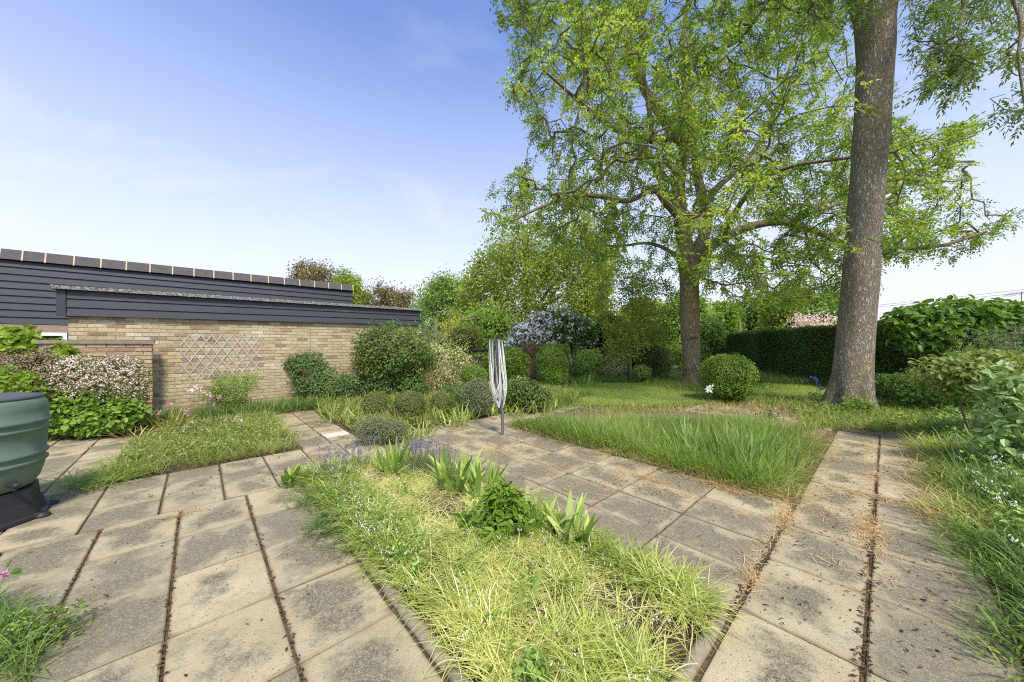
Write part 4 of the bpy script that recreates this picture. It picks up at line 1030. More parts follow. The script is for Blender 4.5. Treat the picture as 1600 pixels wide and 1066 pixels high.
bush('wall_shrub', 'small feathery green shrub below the trellis', 'shrub', [(362, 605, 24, 20), (385, 597, 18, 14), (345, 615, 20, 16), (365, 622, 20, 14)], 7.25, 'mid', 3800, .035, .45, dep=.6, inner=.3, seed=6, spiky=.1, lump=.2)
bush('cotoneaster', 'dark green sloping shrub leaning against the brick wall', 'shrub', [(485, 578, 28, 24), (468, 570, 22, 14), (500, 600, 36, 28), (525, 612, 30, 24), (545, 605, 18, 18)], 8.3, 'wallshrub', 11000, .042, .55, dep=.6, seed=7, spiky=.09, lump=.2, core=.7)
bush('round_shrub', 'large rounded green shrub at the right end of the brick wall', 'shrub', [(614, 550, 54, 42), (600, 560, 42, 44), (632, 562, 40, 44), (618, 588, 34, 24)], 8.9, 'shrub', 17000, .055, .6, dep=.9, inner=.16, seed=8, spiky=.07, lump=.10, core=.74, stems=10)
bush('underplanting', 'dark low greenery at the foot of the large rounded shrub', 'plant', [(585, 605, 30, 14), (640, 605, 34, 14), (560, 612, 20, 10)], 8.6, 'wallshrub', 3000, .05, .5, dep=.6, seed=9)
bush('variegated_shrub', 'wispy cream and yellow shrub before the picket fence', 'shrub', [(695, 575, 30, 34), (676, 560, 20, 26), (715, 565, 20, 26), (700, 600, 30, 18)], 9.6, 'cream', 5200, .045, .4, dep=.7, inner=.4, seed=10, spiky=.22, lump=.2, stems=18, stemmat='gtwig')
bush('olive_bush', 'round olive yellow bush beyond the fence under the laburnum', 'shrub', [(725, 530, 32, 26), (705, 540, 24, 22)], 14.5, 'oak', 4200, .07, .6, seed=11, lump=.06, core=.75)
bush('green_bush', 'bushy dull green shrub between the round shrub and olive bush', 'shrub', [(672, 540, 26, 26), (655, 545, 20, 20)], 11.8, 'herb', 3600, .06, .5, seed=12, spiky=.1)
bush('clipped_ball', 'bright green clipped ball beside the dryer, the upper one', 'shrub', [(741, 588, 20, 17)], 8.6, 'box', 3600, .035, .5, seed=13, core=.8, inner=.08, lump=.03)
bush('clipped_ball', 'dull green clipped ball left of the dryer, under the brighter one', 'shrub', [(748, 618, 26, 27)], 6.6, 'herb', 6000, .028, .45, seed=14, core=.8, inner=.08, lump=.05)
bush('herb_mound', 'low grey green foliage left of the dull clipped ball', 'plant', [(712, 612, 22, 12), (700, 622, 22, 10)], 7.2, 'wallshrub', 2200, .035, .5, seed=15)
G4 = 'clipped lavender and herb mounds in the strip bed'
bush('herb_mound', 'small clipped green dome, leftmost of three in a row', 'plant', [(588, 632, 23, 20)], 6.5, 'vib', 3400, .024, .4, seed=16, core=.86, inner=.1, lump=.05, group=G4)
bush('herb_mound', 'small clipped green dome, middle and widest of three in a row', 'plant', [(640, 633, 27, 22)], 6.4, 'vib', 4200, .024, .4, seed=17, core=.86, inner=.1, lump=.05, group=G4)
bush('herb_mound', 'pale clipped dome, rightmost of three in a row', 'plant', [(692, 629, 20, 18)], 6.9, 'vib', 2800, .024, .4, seed=18, core=.86, inner=.1, lump=.05, group=G4)
bush('heather', 'dark twiggy mound at the near corner of the strip bed', 'plant', [(585, 670, 30, 18), (615, 672, 22, 14)], 4.95, 'herb', 5200, .026, .25, seed=19, core=.7, spiky=.12, lump=.1)
bush('green_bush', 'vivid green bush behind the folded dryer', 'shrub', [(800, 572, 26, 28), (778, 578, 20, 22), (770, 565, 16, 16)], 11, 'fresh', 5200, .06, .6, seed=20, core=.6, lump=.14)
bush('photinia', 'red brown leaved bush behind the picket fence near the dryer', 'shrub', [(830, 556, 20, 20), (818, 580, 22, 16), (845, 552, 14, 14)], 14.6, 'photinia', 3200, .08, .6, seed=21)
bush('lime_bush', 'lime green bush behind the clipped drum bush', 'shrub', [(868, 548, 24, 10), (852, 556, 14, 12)], 13.2, 'lime', 1800, .07, .5, seed=22)
bush('drum_bush', 'dense clipped upright green bush at the lawn left edge', 'shrub', [(864, 570, 24, 25), (864, 583, 24, 22), (863, 592, 22, 12)], 10.9, 'box', 12000, .04, .55, seed=23, core=.8, inner=.06, lump=.025)
bush('mixed_shrub', 'mixed evergreen shrub with pale tips right of the dryer', 'shrub', [(812, 610, 24, 20), (840, 620, 20, 16), (825, 628, 26, 12)], 7.3, 'shrub', 5200, .045, .5, seed=24, core=.6, spiky=.1, lump=.15, flowers=('white', 40, .02))
bush('lilac_bush', 'large lilac bush with pale purple flower heads beyond the fence', 'shrub', [(868, 524, 50, 40), (838, 533, 40, 32), (900, 528, 30, 34), (818, 548, 28, 24)], 16.6, 'lilacleaf', 12000, .12, .65, seed=25, core=.75, lump=.08,
     flowers=('lilac', 1000, .11, lambda P: (P[:, 0] < 16.6 * 62 / FPX) | (R.random(len(P)) < .25)))
bush('purple_bush', 'small dark purple leaved bush behind the fence', 'shrub', [(928, 545, 10, 16)], 17, 'purple', 900, .1, .6, seed=26)
bush('dark_column', 'tall dark evergreen column beyond the fence', 'shrub', [(948, 515, 16, 28), (948, 545, 16, 26), (962, 528, 18, 34)], 17.2, 'darkg', 7000, .09, .5, seed=27, core=.8, inner=.1, lump=.06)
bush('green_bush', 'loose green shrub between the fence and the lawn corner', 'shrub', [(915, 568, 22, 20), (930, 560, 12, 14), (920, 585, 14, 10)], 13.4, 'mid', 3000, .075, .6, seed=28, lump=.18)
bush('cream_bush', 'pale cream leaved round bush left of the yew block', 'shrub', [(962, 567, 18, 19), (955, 580, 14, 12)], 13.9, 'cream', 3200, .06, .55, seed=29, core=.6)
bush('yew_block', 'dark clipped yew block at the back of the lawn', 'shrub', [(1012, 562, 28, 24), (1025, 565, 24, 25), (1002, 568, 22, 22), (1018, 578, 26, 14)], 14.3, 'yew', 12000, .055, .45, seed=30, core=.8, inner=.06, lump=.03)
bush('low_shrub', 'small light green shrub in front of the yew block', 'plant', [(1003, 580, 12, 10)], 12.9, 'mid', 900, .05, .6, seed=31)
bush('green_bush', 'bright green bush seen between the yew block and the ash trunk', 'shrub', [(1055, 548, 14, 10), (1068, 560, 12, 16)], 19, 'lime', 1500, .1, .6, seed=32)
bush('dark_ivy', 'dark glossy growth directly right of the ash trunk', 'shrub', [(1100, 545, 10, 28), (1112, 520, 20, 22)], 19, 'lilacleaf', 3000, .1, .6, seed=33)
bush('round_bush', 'round glossy green bush beside the ash trunk', 'shrub', [(1137, 583, 37, 29), (1137, 600, 34, 24)], 8.5, 'box', 11000, .042, .6, seed=34, core=.8, inner=.1, lump=.06, stems=4, flowers=None)
bush('large_leaf_shrub', 'large leaved glossy shrub spilling over the end of the hedge', 'shrub', [(1440, 505, 52, 28), (1500, 498, 50, 30), (1560, 500, 50, 30), (1620, 505, 50, 32), (1425, 520, 28, 22), (1480, 530, 60, 24)], 7.4, 'big', 3800, .125, .62, single=290, dep=.6, inner=.3, shape='hex', seed=35, up=.5, lump=.12, stems=12, droop=.25)
bush('olive_shrub', 'fine leaved grey green shrub at the right edge behind the viburnum', 'shrub', [(1580, 535, 44, 26), (1640, 540, 40, 30)], 5.9, 'herb', 4200, .035, .4, seed=36, spiky=.12)
bush('viburnum', 'flat topped viburnum on thin brown stems with pinkish buds', 'shrub', [(1480, 580, 44, 26), (1535, 572, 46, 26), (1590, 580, 44, 28), (1500, 605, 40, 16), (1640, 590, 50, 40)], 4.75, 'vib', 4200, .06, .62, dep=.8, inner=.35, shape='hex', seed=37, up=.7, lump=.15, stems=0,
     flowers=('pinkw', 170, .015))
vb = bpy.data.objects['viburnum']; vs_ = np.array(vb.location)
A_, B_, ra_ = [], [], []
rg = np.random.default_rng(9)
for (x0, x1, y1) in ((1523, 1497, 590), (1520, 1530, 580), (1560, 1560, 585), (1565, 1590, 590), (1545, 1540, 590), (1572, 1610, 600)):
    p0 = G(x0, 694 + rg.normal() * 3); p0 = p0 * [1, 1, 0]; p1 = AT(x1, y1, 4.75 + rg.normal() * .1); q = smoothpath([p0, (p0 + p1) / 2 + rg.normal(size=3) * .03, p1], 7)
    V, F = tube(q, np.linspace(.017, .009, 7), 7); place('stem', V, F, M['twig'], vb, smooth=True)
bush('sage_plant', 'felty grey green sage with broad leaves at the right edge', 'plant', [(1570, 610, 34, 36), (1590, 650, 44, 36), (1560, 680, 34, 24), (1605, 690, 40, 36), (1640, 640, 40, 60)], 3.75, 'blue_g', 1150, .085, .5, single=290, dep=.8, inner=.4, shape='hex', seed=38, up=.6, stems=10, stemmat='gtwig', lump=.15)
bush('shade_shrub', 'dense green undergrowth below the end of the hedge', 'plant', [(1420, 608, 40, 18), (1470, 622, 44, 18), (1390, 598, 26, 12)], 7.2, 'gr_d', 3800, .08, .35, dep=.8, seed=39, spiky=.15, lump=.15)

# small building, posts, wires in the distance
hb = root('bungalow', 'distant low brown roofed building seen past the yew block', 'building', AT(1012, 545, 34) * [1, 1, 0])
x0, x1 = [(q - 800) / FPX * 34 for q in (985, 1045)]
place('wall', *( (boxV(x0 + .1, x1 - .1, 34, 37, 0, 1.6)), BOXF), M['cladback'], hb)
V = np.array([[x0, 33.6, 1.5], [x1, 33.6, 1.5], [x1, 37.4, 1.5], [x0, 37.4, 1.5], [x0 + .5, 35.5, 2.3], [x1 - .5, 35.5, 2.3]])
rf = bpy.data.meshes.new('roof'); rf.from_pydata([tuple(v - np.array(hb.location)) for v in V], [], [(0, 1, 5, 4), (1, 2, 5), (2, 3, 4, 5), (3, 0, 4), (0, 3, 2, 1)]); link('roof', rf, plain('thatch', (.28, .20, .15), .95), hb)
stick('garden_post', 'thin grey post standing beyond the fence near the laburnum', 'post', [AT(681, 560, 13) * [1, 1, 0], AT(681, 498, 13)], .05, M['post'])
stick('garden_post', 'pale post above the left end of the long hedge', 'post', [AT(1157, 540, 26) * [1, 1, 0], AT(1156, 503, 26)], .09, M['post'])
stick('dark_rail', 'dark horizontal rail between bushes left of the dryer', 'rail', [AT(728, 548, 12.5), AT(765, 547, 12.8)], .045, M['cladback'])
for i, (a, b, c, lab) in enumerate((((1340, 480), (1480, 466), (1700, 441), 'overhead cable crossing the sky right of the near trunk, upper one'), ((1340, 482.5), (1480, 469.5), (1700, 447), 'overhead cable crossing the sky right of the near trunk, lower one'))):
    stick('overhead_cable', lab, 'cable', [AT(*a, 34), AT(*b, 34), AT(*c, 34)], .018, M['alu'], 5)
an = root('tv_aerial', 'television aerial on a mast at the right edge above the bushes', 'aerial', AT(1596, 520, 24) * [1, 1, 0])
def bar(rt, name, a, b, r, mat):
    V, F = tube(np.array([a, (np.array(a) + np.array(b)) / 2, b]), r, 6); return place(name, V, F, M[mat], rt)
m0 = AT(1596, 520, 24) * [1, 1, 0]; bar(an, 'mast', m0, AT(1596, 456, 24), .025, 'alu'); bar(an, 'boom', AT(1568, 461.5, 24.2), AT(1606, 457.5, 24), .015, 'alu')
for x in (1572, 1577, 1582, 1587, 1592, 1600): 
    p = AT(x, 461.5 - (x - 1568) * .105, 24.1); bar(an, 'element', p + [-.02, -.25, .14], p + [.02, .25, -.14], .009, 'alu')

# ------------------------------------------------------------------ water butt and stand
bc = np.array([-4.29, 2.70, 0]); 
st = root('butt_stand', 'black plastic stand under the green water butt', 'stand', bc)
def ring(prof, c, sides=64):
    a = np.linspace(0, 2 * math.pi, sides, endpoint=False); V = np.concatenate([np.stack([c[0] + r * np.cos(a), c[1] + r * np.sin(a), np.full(sides, c[2] + z)], 1) for r, z in prof])
    n = len(prof); i = np.arange(n - 1)[:, None] * sides; j = np.arange(sides)[None]; k = (j + 1) % sides
    return V, np.stack([i + j, i + k, i + sides + k, i + sides + j], -1).reshape(-1, 4)
def octring(prof, c, sides=8, rot=0.39):
    a = np.linspace(0, 2 * math.pi, sides, endpoint=False) + rot; V = np.concatenate([np.stack([c[0] + r * np.cos(a), c[1] + r * np.sin(a), np.full(sides, c[2] + z)], 1) for r, z in prof])
    n = len(prof); i = np.arange(n - 1)[:, None] * sides; j = np.arange(sides)[None]; k = (j + 1) % sides
    return V, np.stack([i + j, i + k, i + sides + k, i + sides + j], -1).reshape(-1, 4)
V, F = octring([(.41, .004), (.41, .03), (.375, .034), (.355, .13), (.345, .132), (.335, .25), (.30, .25), (.0, .248)], bc); place('body', V, F, M['blackplastic'], st)
for k in range(8):
    a = k * math.pi / 4 + .39; d = np.array([math.cos(a), math.sin(a), 0])
    V, F = tube(np.array([bc + d * .405 + [0, 0, .006], bc + d * .405 + [0, 0, .02], bc + d * .405 + [0, 0, .036]]), [.045, .045, .01], 14); place('foot', V, F, M['blackplastic'], st, smooth=True)
wb = root('water_butt', 'ribbed green plastic water butt with dark lid at the left edge', 'water butt', bc + [0, 0, .252])
prof = [(.0, 0), (.275, 0), (.305, .015), (.337, .07), (.358, .15), (.366, .20), (.378, .205), (.382, .222), (.366, .232), (.364, .262), (.380, .268), (.384, .288), (.370, .298), (.376, .40), (.378, .47), (.392, .476), (.394, .49), (.380, .500), (.380, .53), (.396, .538), (.398, .556), (.384, .566), (.384, .64), (.375, .70), (.355, .728), (.345, .735)]
V, F = ring(prof, bc + [0, 0, .252]); place('barrel', V, F, M['butt'], wb, smooth=True)
V, F = ring([(.352, .732), (.356, .738), (.354, .752), (.30, .762), (.16, .770), (.0, .773)], bc + [0, 0, .252]); place('lid', V, F, M['lid'], wb, smooth=True)
ta = -.05; tdv = np.array([math.cos(ta), math.sin(ta), 0]); tp = bc + tdv * .31 + [0, 0, .252 + .075]
V, F = cat([tube(np.array([tp, tp + tdv * .05, tp + tdv * .10]), [.014, .014, .012], 10), tube(np.array([tp + tdv * .085 + [0, 0, .03], tp + tdv * .085, tp + tdv * .09 - [0, 0, .04]]), [.013, .015, .012], 10), tube(np.array([tp + tdv * .11 + [0, -.02, .0], tp + tdv * .115, tp + tdv * .11 + [0, .02, 0]]), .009, 8), tube(np.array([tp + tdv * .10, tp + tdv * .115, tp + tdv * .12]), [.022, .022, .008], 10)])
place('tap', V, F, M['blackplastic'], wb, smooth=True)

# ------------------------------------------------------------------ folded rotary dryer
DD = 5.4; db = G(785, 680)
dr = root('rotary_dryer', 'folded rotary clothes dryer with hanging white lines on the paving', 'clothes dryer', db)
def Dp(x, y, dx=0, dy=0): p = AT(x, y, DD); return p + [dx, dy, 0]
bar(dr, 'ground_socket', db + [0, 0, -.02], db + [0, 0, .32], .024, 'alu')
bar(dr, 'pole', db + [0, 0, .3], Dp(775, 533), .017, 'alu')
hub = Dp(781.5, 640); bar(dr, 'hub', hub - [0, 0, .05], hub + [0, 0, .05], .035, 'blackplastic'); top = Dp(774.5, 530)
rg = np.random.default_rng(2)
ax = lambda y: (lambda a, b, t: a + (b - a) * t)(hub, top, (640 - y) / 110.)      # point on the leaning axis at a photo row
def rad(y): return np.interp(y, [528, 560, 600, 615, 628, 640], [.105, .112, .125, .118, .075, .03])
for k in range(4):
    a = k * math.pi / 2 + .5; d = np.array([math.cos(a), math.sin(a), 0])
    V, F = tube(smoothpath([ax(y) + d * rad(y) * .8 for y in (642, 625, 605, 570, 529 - (k % 2) * 2)], 12), .0095, 6); place('arm', V, F, M['alu'], dr, smooth=True)
    tip = ax(528) + d * rad(528) * .8
    V, F = tube(np.array([tip - [0, 0, .02], tip + [0, 0, .005], tip + [0, 0, .035]]), .013, 8); place('end_cap', V, F, M['blackplastic'], dr)
for k in range(4):
    for j in range(9):
        f = j / 8; aa = k * math.pi / 2 + .5; y0 = 531 + f * 55 * (.6 + .4 * rg.random()); y1 = 637 - f * 24 + rg.normal() * 2.5; w_ = .18 + .45 * rg.random()
        pts_ = []
        for t, (yy_, da) in enumerate(((y0, .05), ((y0 * 2 + y1) / 3, .12 + .2 * w_), (y0 * .25 + y1 * .75, w_ * .8), (y1, w_ + .35), (y1, math.pi / 2 - w_ - .35), (y0 * .25 + y1 * .75, math.pi / 2 - w_ * .8), ((y0 * 2 + y1) / 3, math.pi / 2 - .12 - .2 * w_), (y0, math.pi / 2 - .05))):
            q_ = aa + da; rr_ = rad(yy_) * (1 + .08 * rg.normal() * (t not in (0, 7))); pts_.append(ax(yy_) + np.array([math.cos(q_), math.sin(q_), 0]) * rr_)
        V, F = tube(smoothpath(pts_, 26), .0034, 4); place('washing_line', V, F, M['line'], dr)

# ------------------------------------------------------------------ ground flora
def field(name, label, polyuv, n, mat, L, lean, bend, wd, cl=90, z0=.02, seed=0, zmin=None, cs=.09, catg='grass', seg=3, dens=None, cls=2.0, bias=0., parent=None, overl=0., hfun=None):
    rng = np.random.default_rng(seed + 900); T0 = samp(polyuv, cl, rng)
    i = rng.integers(cl, size=n); off = rng.normal(size=(n, 2)) * cs; q = T0[i] + off
    if overl == 0: ok = inpoly(q[:, 0], q[:, 1], polyuv); q, off = q[ok], off[ok]
    P = Wn(q[:, 0], q[:, 1], z0); m = len(P)
    if dens: ok = dens(q) > rng.random(m); P, q, off = P[ok], q[ok], off[ok]; m = len(P)
    az = np.arctan2(off[:, 1], off[:, 0]) + PAVROT + rng.normal(size=m) * .9
    hn = 1 + .18 * noise3(P, 1.8, seed)
    ln_ = (L[0] + (L[1] - L[0]) * rng.random(m)) * hn
    if hfun: ln_ = ln_ * hfun(q)
    V, F, k = blades(P, az, ln_, lean[0] + (lean[1] - lean[0]) * rng.random(m), bend[0] + (bend[1] - bend[0]) * rng.random(m), wd * (.6 + .8 * rng.random(m)), seg, zmin, rng=rng)
    r = .5 + .2 * noise3(P, cls, seed + 3) + rng.normal(size=m) * .2 + bias
    o = place(name, V, F, M[mat], None, {'rnd': np.repeat(np.clip(r, 0, 1), k)}); tag(o, label, catg, kind='stuff'); return o
FB = [(.9, .68), (2.03, .68), (2.03, 4.2), (.95, 4.25)]
FB2 = [(.84, .62), (2.14, .62), (2.12, 4.3), (.84, 4.3)]
# foreground bed: bleached mat, then arching green straps
field('flattened_leaves', 'bleached flattened strap leaves matted in the foreground bed', [(.92, .7), (2.0, .7), (2.0, 3.95), (.98, 3.95)], 24000, 'gr_fg', (.10, .30), (1.2, 1.52), (.05, .45), .0052, 700, .03, 1, .022, .10, 'ground cover', bias=.32, cls=3.5, dens=lambda q: np.where(noise3(Wn(q[:, 0], q[:, 1], 0), 3.2, 8) > -1.0, 1., .15))
field('strap_leaves', 'arching yellow green strap leaves filling the foreground bed', FB2, 15000, 'gr_fg', (.10, .24), (.5, 1.3), (.5, 1.5), .0044, 360, .03, 2, .03, .035, 'ground cover', seg=4, cls=3.5, dens=lambda q: np.where(noise3(Wn(q[:, 0], q[:, 1], 0), 3.2, 8) < -1.0, .1, 1.) * np.where((q[:, 1] > 2.2) & (q[:, 1] < 3.75) & (q[:, 0] > 1.08), .10, np.where(q[:, 0] < .98, .6, 1.)), bias=.12)
field('strap_leaves', 'greener arching leaves spilling over the left kerb of the foreground bed', [(.82, 2.1), (1.12, 2.1), (1.18, 4.3), (.80, 4.35)], 5200, 'gr_fg', (.10, .22), (.3, 1.1), (.7, 1.6), .0055, 170, .03, 3, .02, .035, 'ground cover', seg=4, bias=-.2)
field('strap_leaves', 'greener leaves spilling over the far right corner of the foreground bed', [(1.8, .66), (2.12, .62), (2.10, 1.9), (1.9, 1.9)], 2600, 'gr_fg', (.14, .34), (.4, 1.2), (.6, 1.4), .006, 80, .03, 4, .02, .035, 'ground cover', seg=4, bias=-.25)
field('bed_weeds', 'dead straw threads among the foreground bed leaves', FB, 900, 'straw', (.08, .22), (1.0, 1.5), (.1, .6), .003, 300, .05, 71, .03, .1, 'dry grass')
def bells(name, label, poly, n, seed, zr=(.09, .19), size=.014, mat='white'):
    rng = np.random.default_rng(seed); q = samp(poly, n, rng); P = Wn(q[:, 0], q[:, 1], 0); P[:, 2] = zr[0] + (zr[1] - zr[0]) * rng.random(n)
    PP = np.repeat(P, 6, 0) + rng.normal(size=(n * 6, 3)) * [.018, .018, .012]; d = np.array([0, 0, -1.]) + rng.normal(size=(n * 6, 3)) * .45
    V, F, k = leaves(PP, d, rvec(n * 6, rng), size, size * .45); V2, F2 = edges_mesh(P * [1, 1, 0] + [0, 0, .03], P, np.full(n, .0016), np.full(n, .0012), 3)
    rt = place(name, V, F, M[mat], None, {'rnd': np.repeat(rng.random(n * 6), k)}); tag(rt, label, 'flowers', kind='stuff')
    return rt
bells('white_bellflowers', 'small white bell flowers dotted over the foreground bed', FB2, 130, 1)
bells('white_bellflowers', 'white bell flowers along the left edge of the foreground bed', [(.84, 2.), (1.0, 2.), (1.1, 4.2), (.84, 4.2)], 60, 2)
# tall green grass bed on the right
BR = [(4.05, .88), (6.6, .92), (7.5, 3.2), (5.9, 4.5), (4.08, 4.5)]
field('tall_grass', 'lush tall green grass filling the bed behind the paving', BR, 42000, 'gr_r', (.15, .38), (.02, .6), (.25, 1.5), .0065, 900, .04, 5, .03, .09, overl=1, hfun=lambda q: np.clip(1.25 - .13 * (q[:, 0] * UD[1] + q[:, 1] * VD[1] - 3.), .7, 1.2), dens=lambda q: np.where(q[:, 0] * UD[1] + q[:, 1] * VD[1] < 5.75 + .2 * np.sin(q[:, 0] * 5), 1., .0))
field('tall_grass', 'pale seed headed grass mixed through the green grass bed', BR, 2600, 'gr_l', (.3, .52), (.05, .5), (.1, .7), .004, 300, .04, 55, .03, .1, bias=.2, hfun=lambda q: np.clip(1.25 - .15 * (q[:, 0] * UD[1] + q[:, 1] * VD[1] - 3.), .6, 1.2), dens=lambda q: np.where(q[:, 0] * UD[1] + q[:, 1] * VD[1] < 5.7, 1., .0))
field('grass_fringe', 'short yellowing grass along the front of the green grass bed', [(4.0, .6), (4.25, .6), (4.2, 4.4), (4.0, 4.4)], 2600, 'gr_l', (.10, .28), (.4, 1.3), (.4, 1.2), .006, 200, .02, 6, .015, .06, bias=.15, overl=1)
field('grass_fringe', 'dry straw stems lying out over the paving before the green grass bed', [(3.9, .55), (4.12, .55), (4.12, 4.2), (3.95, 4.2)], 1300, 'straw', (.08, .24), (.9, 1.45), (.1, .6), .004, 60, .02, 65, .01, .07, overl=1)
field('grass_fringe', 'yellowing grass leaning over the right end of the green grass bed', [(4.0, .66), (6.6, .68), (6.6, .9), (4.0, .88)], 1800, 'gr_l', (.12, .30), (.3, 1.2), (.4, 1.2), .006, 200, .02, 66, .015, .06, bias=.05, overl=1)
# small bed on the left
BL = [(-.72, 5.42), (1.0, 5.42), (1.02, 8.0), (-.5, 8.0)]
field('meadow_grass', 'yellow green mixed grass in the small left bed', BL, 17000, 'gr_l', (.10, .25), (.1, .9), (.4, 1.4), .005, 500, .03, 7, .02, .08, overl=1, bias=.16, cls=4.)
field('grass_sprawl', 'grass sprawling onto the paving at the left bed corner', [(-.95, 5.3), (-.4, 5.3), (-.4, 5.7), (-1.0, 5.8)], 700, 'gr_r', (.15, .35), (.9, 1.4), (.1, .5), .006, 30, .02, 8, .015, .06, overl=1)
# strip bed in the middle
SB = [(1.86, 5.36), (8.0, 5.36), (8.0, 9.3), (1.86, 9.3)]
field('border_greenery', 'mixed green and yellow foliage carpeting the strip bed', SB, 22000, 'gr_l', (.12, .34), (.05, .8), (.3, 1.3), .012, 700, .02, 9, .02, .07, bias=.04, cls=4.)
field('border_straw', 'dry straw coloured stems among the strip bed plants', SB, 1600, 'straw', (.15, .38), (.1, .5), (.1, .8), .005, 200, .02, 10)
field('wall_foot_grass', 'weeds and grass along the foot of the brick wall', [(-3.9, 8.35), (1.9, 8.35), (1.9, 9.6), (-3.9, 9.6)], 6500, 'gr_d', (.12, .30), (.1, .8), (.3, 1.2), .011, 260, .02, 11, .02, .08)
# right border
RB = [(2.35, -.5), (12.4, -.42), (12.4, -5.0), (2.0, -2.2)]
field('border_grass', 'dense green grass in the right hand border', RB, 30000, 'gr_d', (.16, .36), (.1, .8), (.4, 1.4), .0095, 1200, .02, 12, .02, .09, bias=.02)
field('border_edge_leaves', 'arching strap leaves spilling onto the paving from the right border', [(2.6, -.36), (7.6, -.30), (7.6, -.8), (2.6, -.9)], 5200, 'gr_fg', (.14, .30), (.4, 1.1), (.6, 1.6), .0085, 220, .02, 13, .015, .05, bias=-.3, overl=1)
field('border_straw', 'dry pale grass lying along the right border edge', [(4.2, -.15), (7.6, -.1), (7.6, -.7), (4.2, -.7)], 1500, 'straw', (.12, .3), (.9, 1.45), (.1, .5), .004, 60, .02, 14, .012, .08)
bells('white_bellflowers', 'white bell flowers scattered through the right border', [(2.7, -.5), (7.0, -.5), (7.0, -1.8), (2.7, -1.6)], 210, 3, (.14, .32), .026)
# around the trunks and beyond
def ring_field(name, label, c, r0, r1, n, mat, L, seed, wd=.009, z0=.02, lean=(.1, .9)):
    rng = np.random.default_rng(seed); a = rng.random(n) * 6.283; r = r0 + (r1 - r0) * rng.random(n) ** 1.3; P = np.stack([c[0] + r * np.cos(a), c[1] + r * np.sin(a), np.full(n, z0)], 1)
    V, F, k = blades(P, rng.random(n) * 6.283, L[0] + (L[1] - L[0]) * rng.random(n), lean[0] + (lean[1] - lean[0]) * rng.random(n), .4 + rng.random(n), wd * (.6 + .8 * rng.random(n)), 3, .02, rng=rng)
    o = place(name, V, F, M[mat], None, {'rnd': np.repeat(np.clip(.5 + .2 * noise3(P, 2, seed) + rng.normal(size=n) * .2, 0, 1), k)}); tag(o, label, 'grass', kind='stuff')
ring_field('trunk_grass', 'long grass and weeds round the foot of the thick trunk', G(1330, 638), .5, 1.7, 6500, 'gr_l', (.10, .26), 1)
ring_field('trunk_grass', 'tufty weeds round the foot of the ash on the lawn', G(1080, 604), .45, 1.5, 4200, 'gr_l', (.12, .36), 2)
ring_field('bush_grass', 'yellowing weeds under the round glossy bush', G(1150, 625), .3, 1.1, 1800, 'gr_l', (.08, .2), 3)
def pxfield(name, label, poly, n, mat, L, seed, wd=.01, z0=.02, bias=0., lean=(.1, .8), bend=(.3, 1.2)):
    rng = np.random.default_rng(seed); g3 = np.array([G(x, y)[:2] for x, y in poly]); q = samp(g3, n, rng); P = np.concatenate([q, np.full((n, 1), z0)], 1)
    V, F, k = blades(P, rng.random(n) * 6.283, L[0] + (L[1] - L[0]) * rng.random(n), lean[0] + (lean[1] - lean[0]) * rng.random(n), bend[0] + (bend[1] - bend[0]) * rng.random(n), wd * (.6 + .8 * rng.random(n)), 3, z0, rng=rng)
    o = place(name, V, F, M[mat], None, {'rnd': np.repeat(np.clip(.5 + .2 * noise3(P, 2, seed) + rng.normal(size=n) * .2 + bias, 0, 1), k)}); tag(o, label, 'grass', kind='stuff')
pxfield('lawn_blades', 'short mown grass blades of the lawn', lawn_px, 26000, 'gr_r', (.02, .05), 1, .012, .03, .1)
pxfield('lawn_edge_plants', 'rough green planting at the back edge of the lawn', [(870, 602), (1060, 598), (1060, 588), (960, 586), (880, 590)], 5200, 'gr_d', (.15, .4), 2, .02)
pxfield('lawn_edge_plants', 'rough green planting between the lawn and the long hedge', [(1170, 600), (1330, 606), (1420, 618), (1420, 598), (1300, 590), (1170, 588)], 6500, 'gr_d', (.12, .38), 3, .018)
pxfield('lawn_edge_plants', 'yellowish iris leaves and grass at the near left edge of the lawn', [(845, 640), (880, 640), (905, 630), (860, 608), (835, 615)], 1800, 'gr_l', (.15, .35), 4, .012)
pxfield('straw_patch', 'dry straw and yellow grass behind the green grass bed', [(930, 640), (1050, 632), (1260, 634), (1300, 650), (1240, 668), (1150, 648), (1000, 646)], 1500, 'straw', (.04, .12), 5, .006, .02)
pxfield('sparse_weeds', 'thin grass on the bare strip between the green grass bed and the lawn, left end', [(840, 655), (870, 637), (1000, 640), (1060, 645), (980, 652), (880, 655)], 900, 'gr_l', (.05, .16), 9, .008, .03)
pxfield('sparse_weeds', 'sparse green weeds behind the green grass bed', [(930, 640), (1050, 632), (1260, 634), (1300, 650), (1260, 668), (1150, 648), (1000, 646)], 500, 'gr_l', (.06, .16), 6, .01, .02)
pxfield('lawn_edge_plants', 'ragged grass fringe along the near edge of the lawn', [(836, 624), (900, 637), (1040, 640.5), (1110, 633), (1180, 631), (1300, 626), (1300, 620), (1180, 625), (1040, 633), (900, 629), (845, 618)], 3800, 'gr_l', (.04, .12), 8, .009, .01)
pxfield('sparse_weeds', 'patchy grass and weeds on the bare earth before the thick trunk', [(1240, 674), (1262, 648), (1330, 640), (1440, 650), (1450, 680), (1330, 671)], 4200, 'gr_l', (.08, .26), 7, .009, .0)
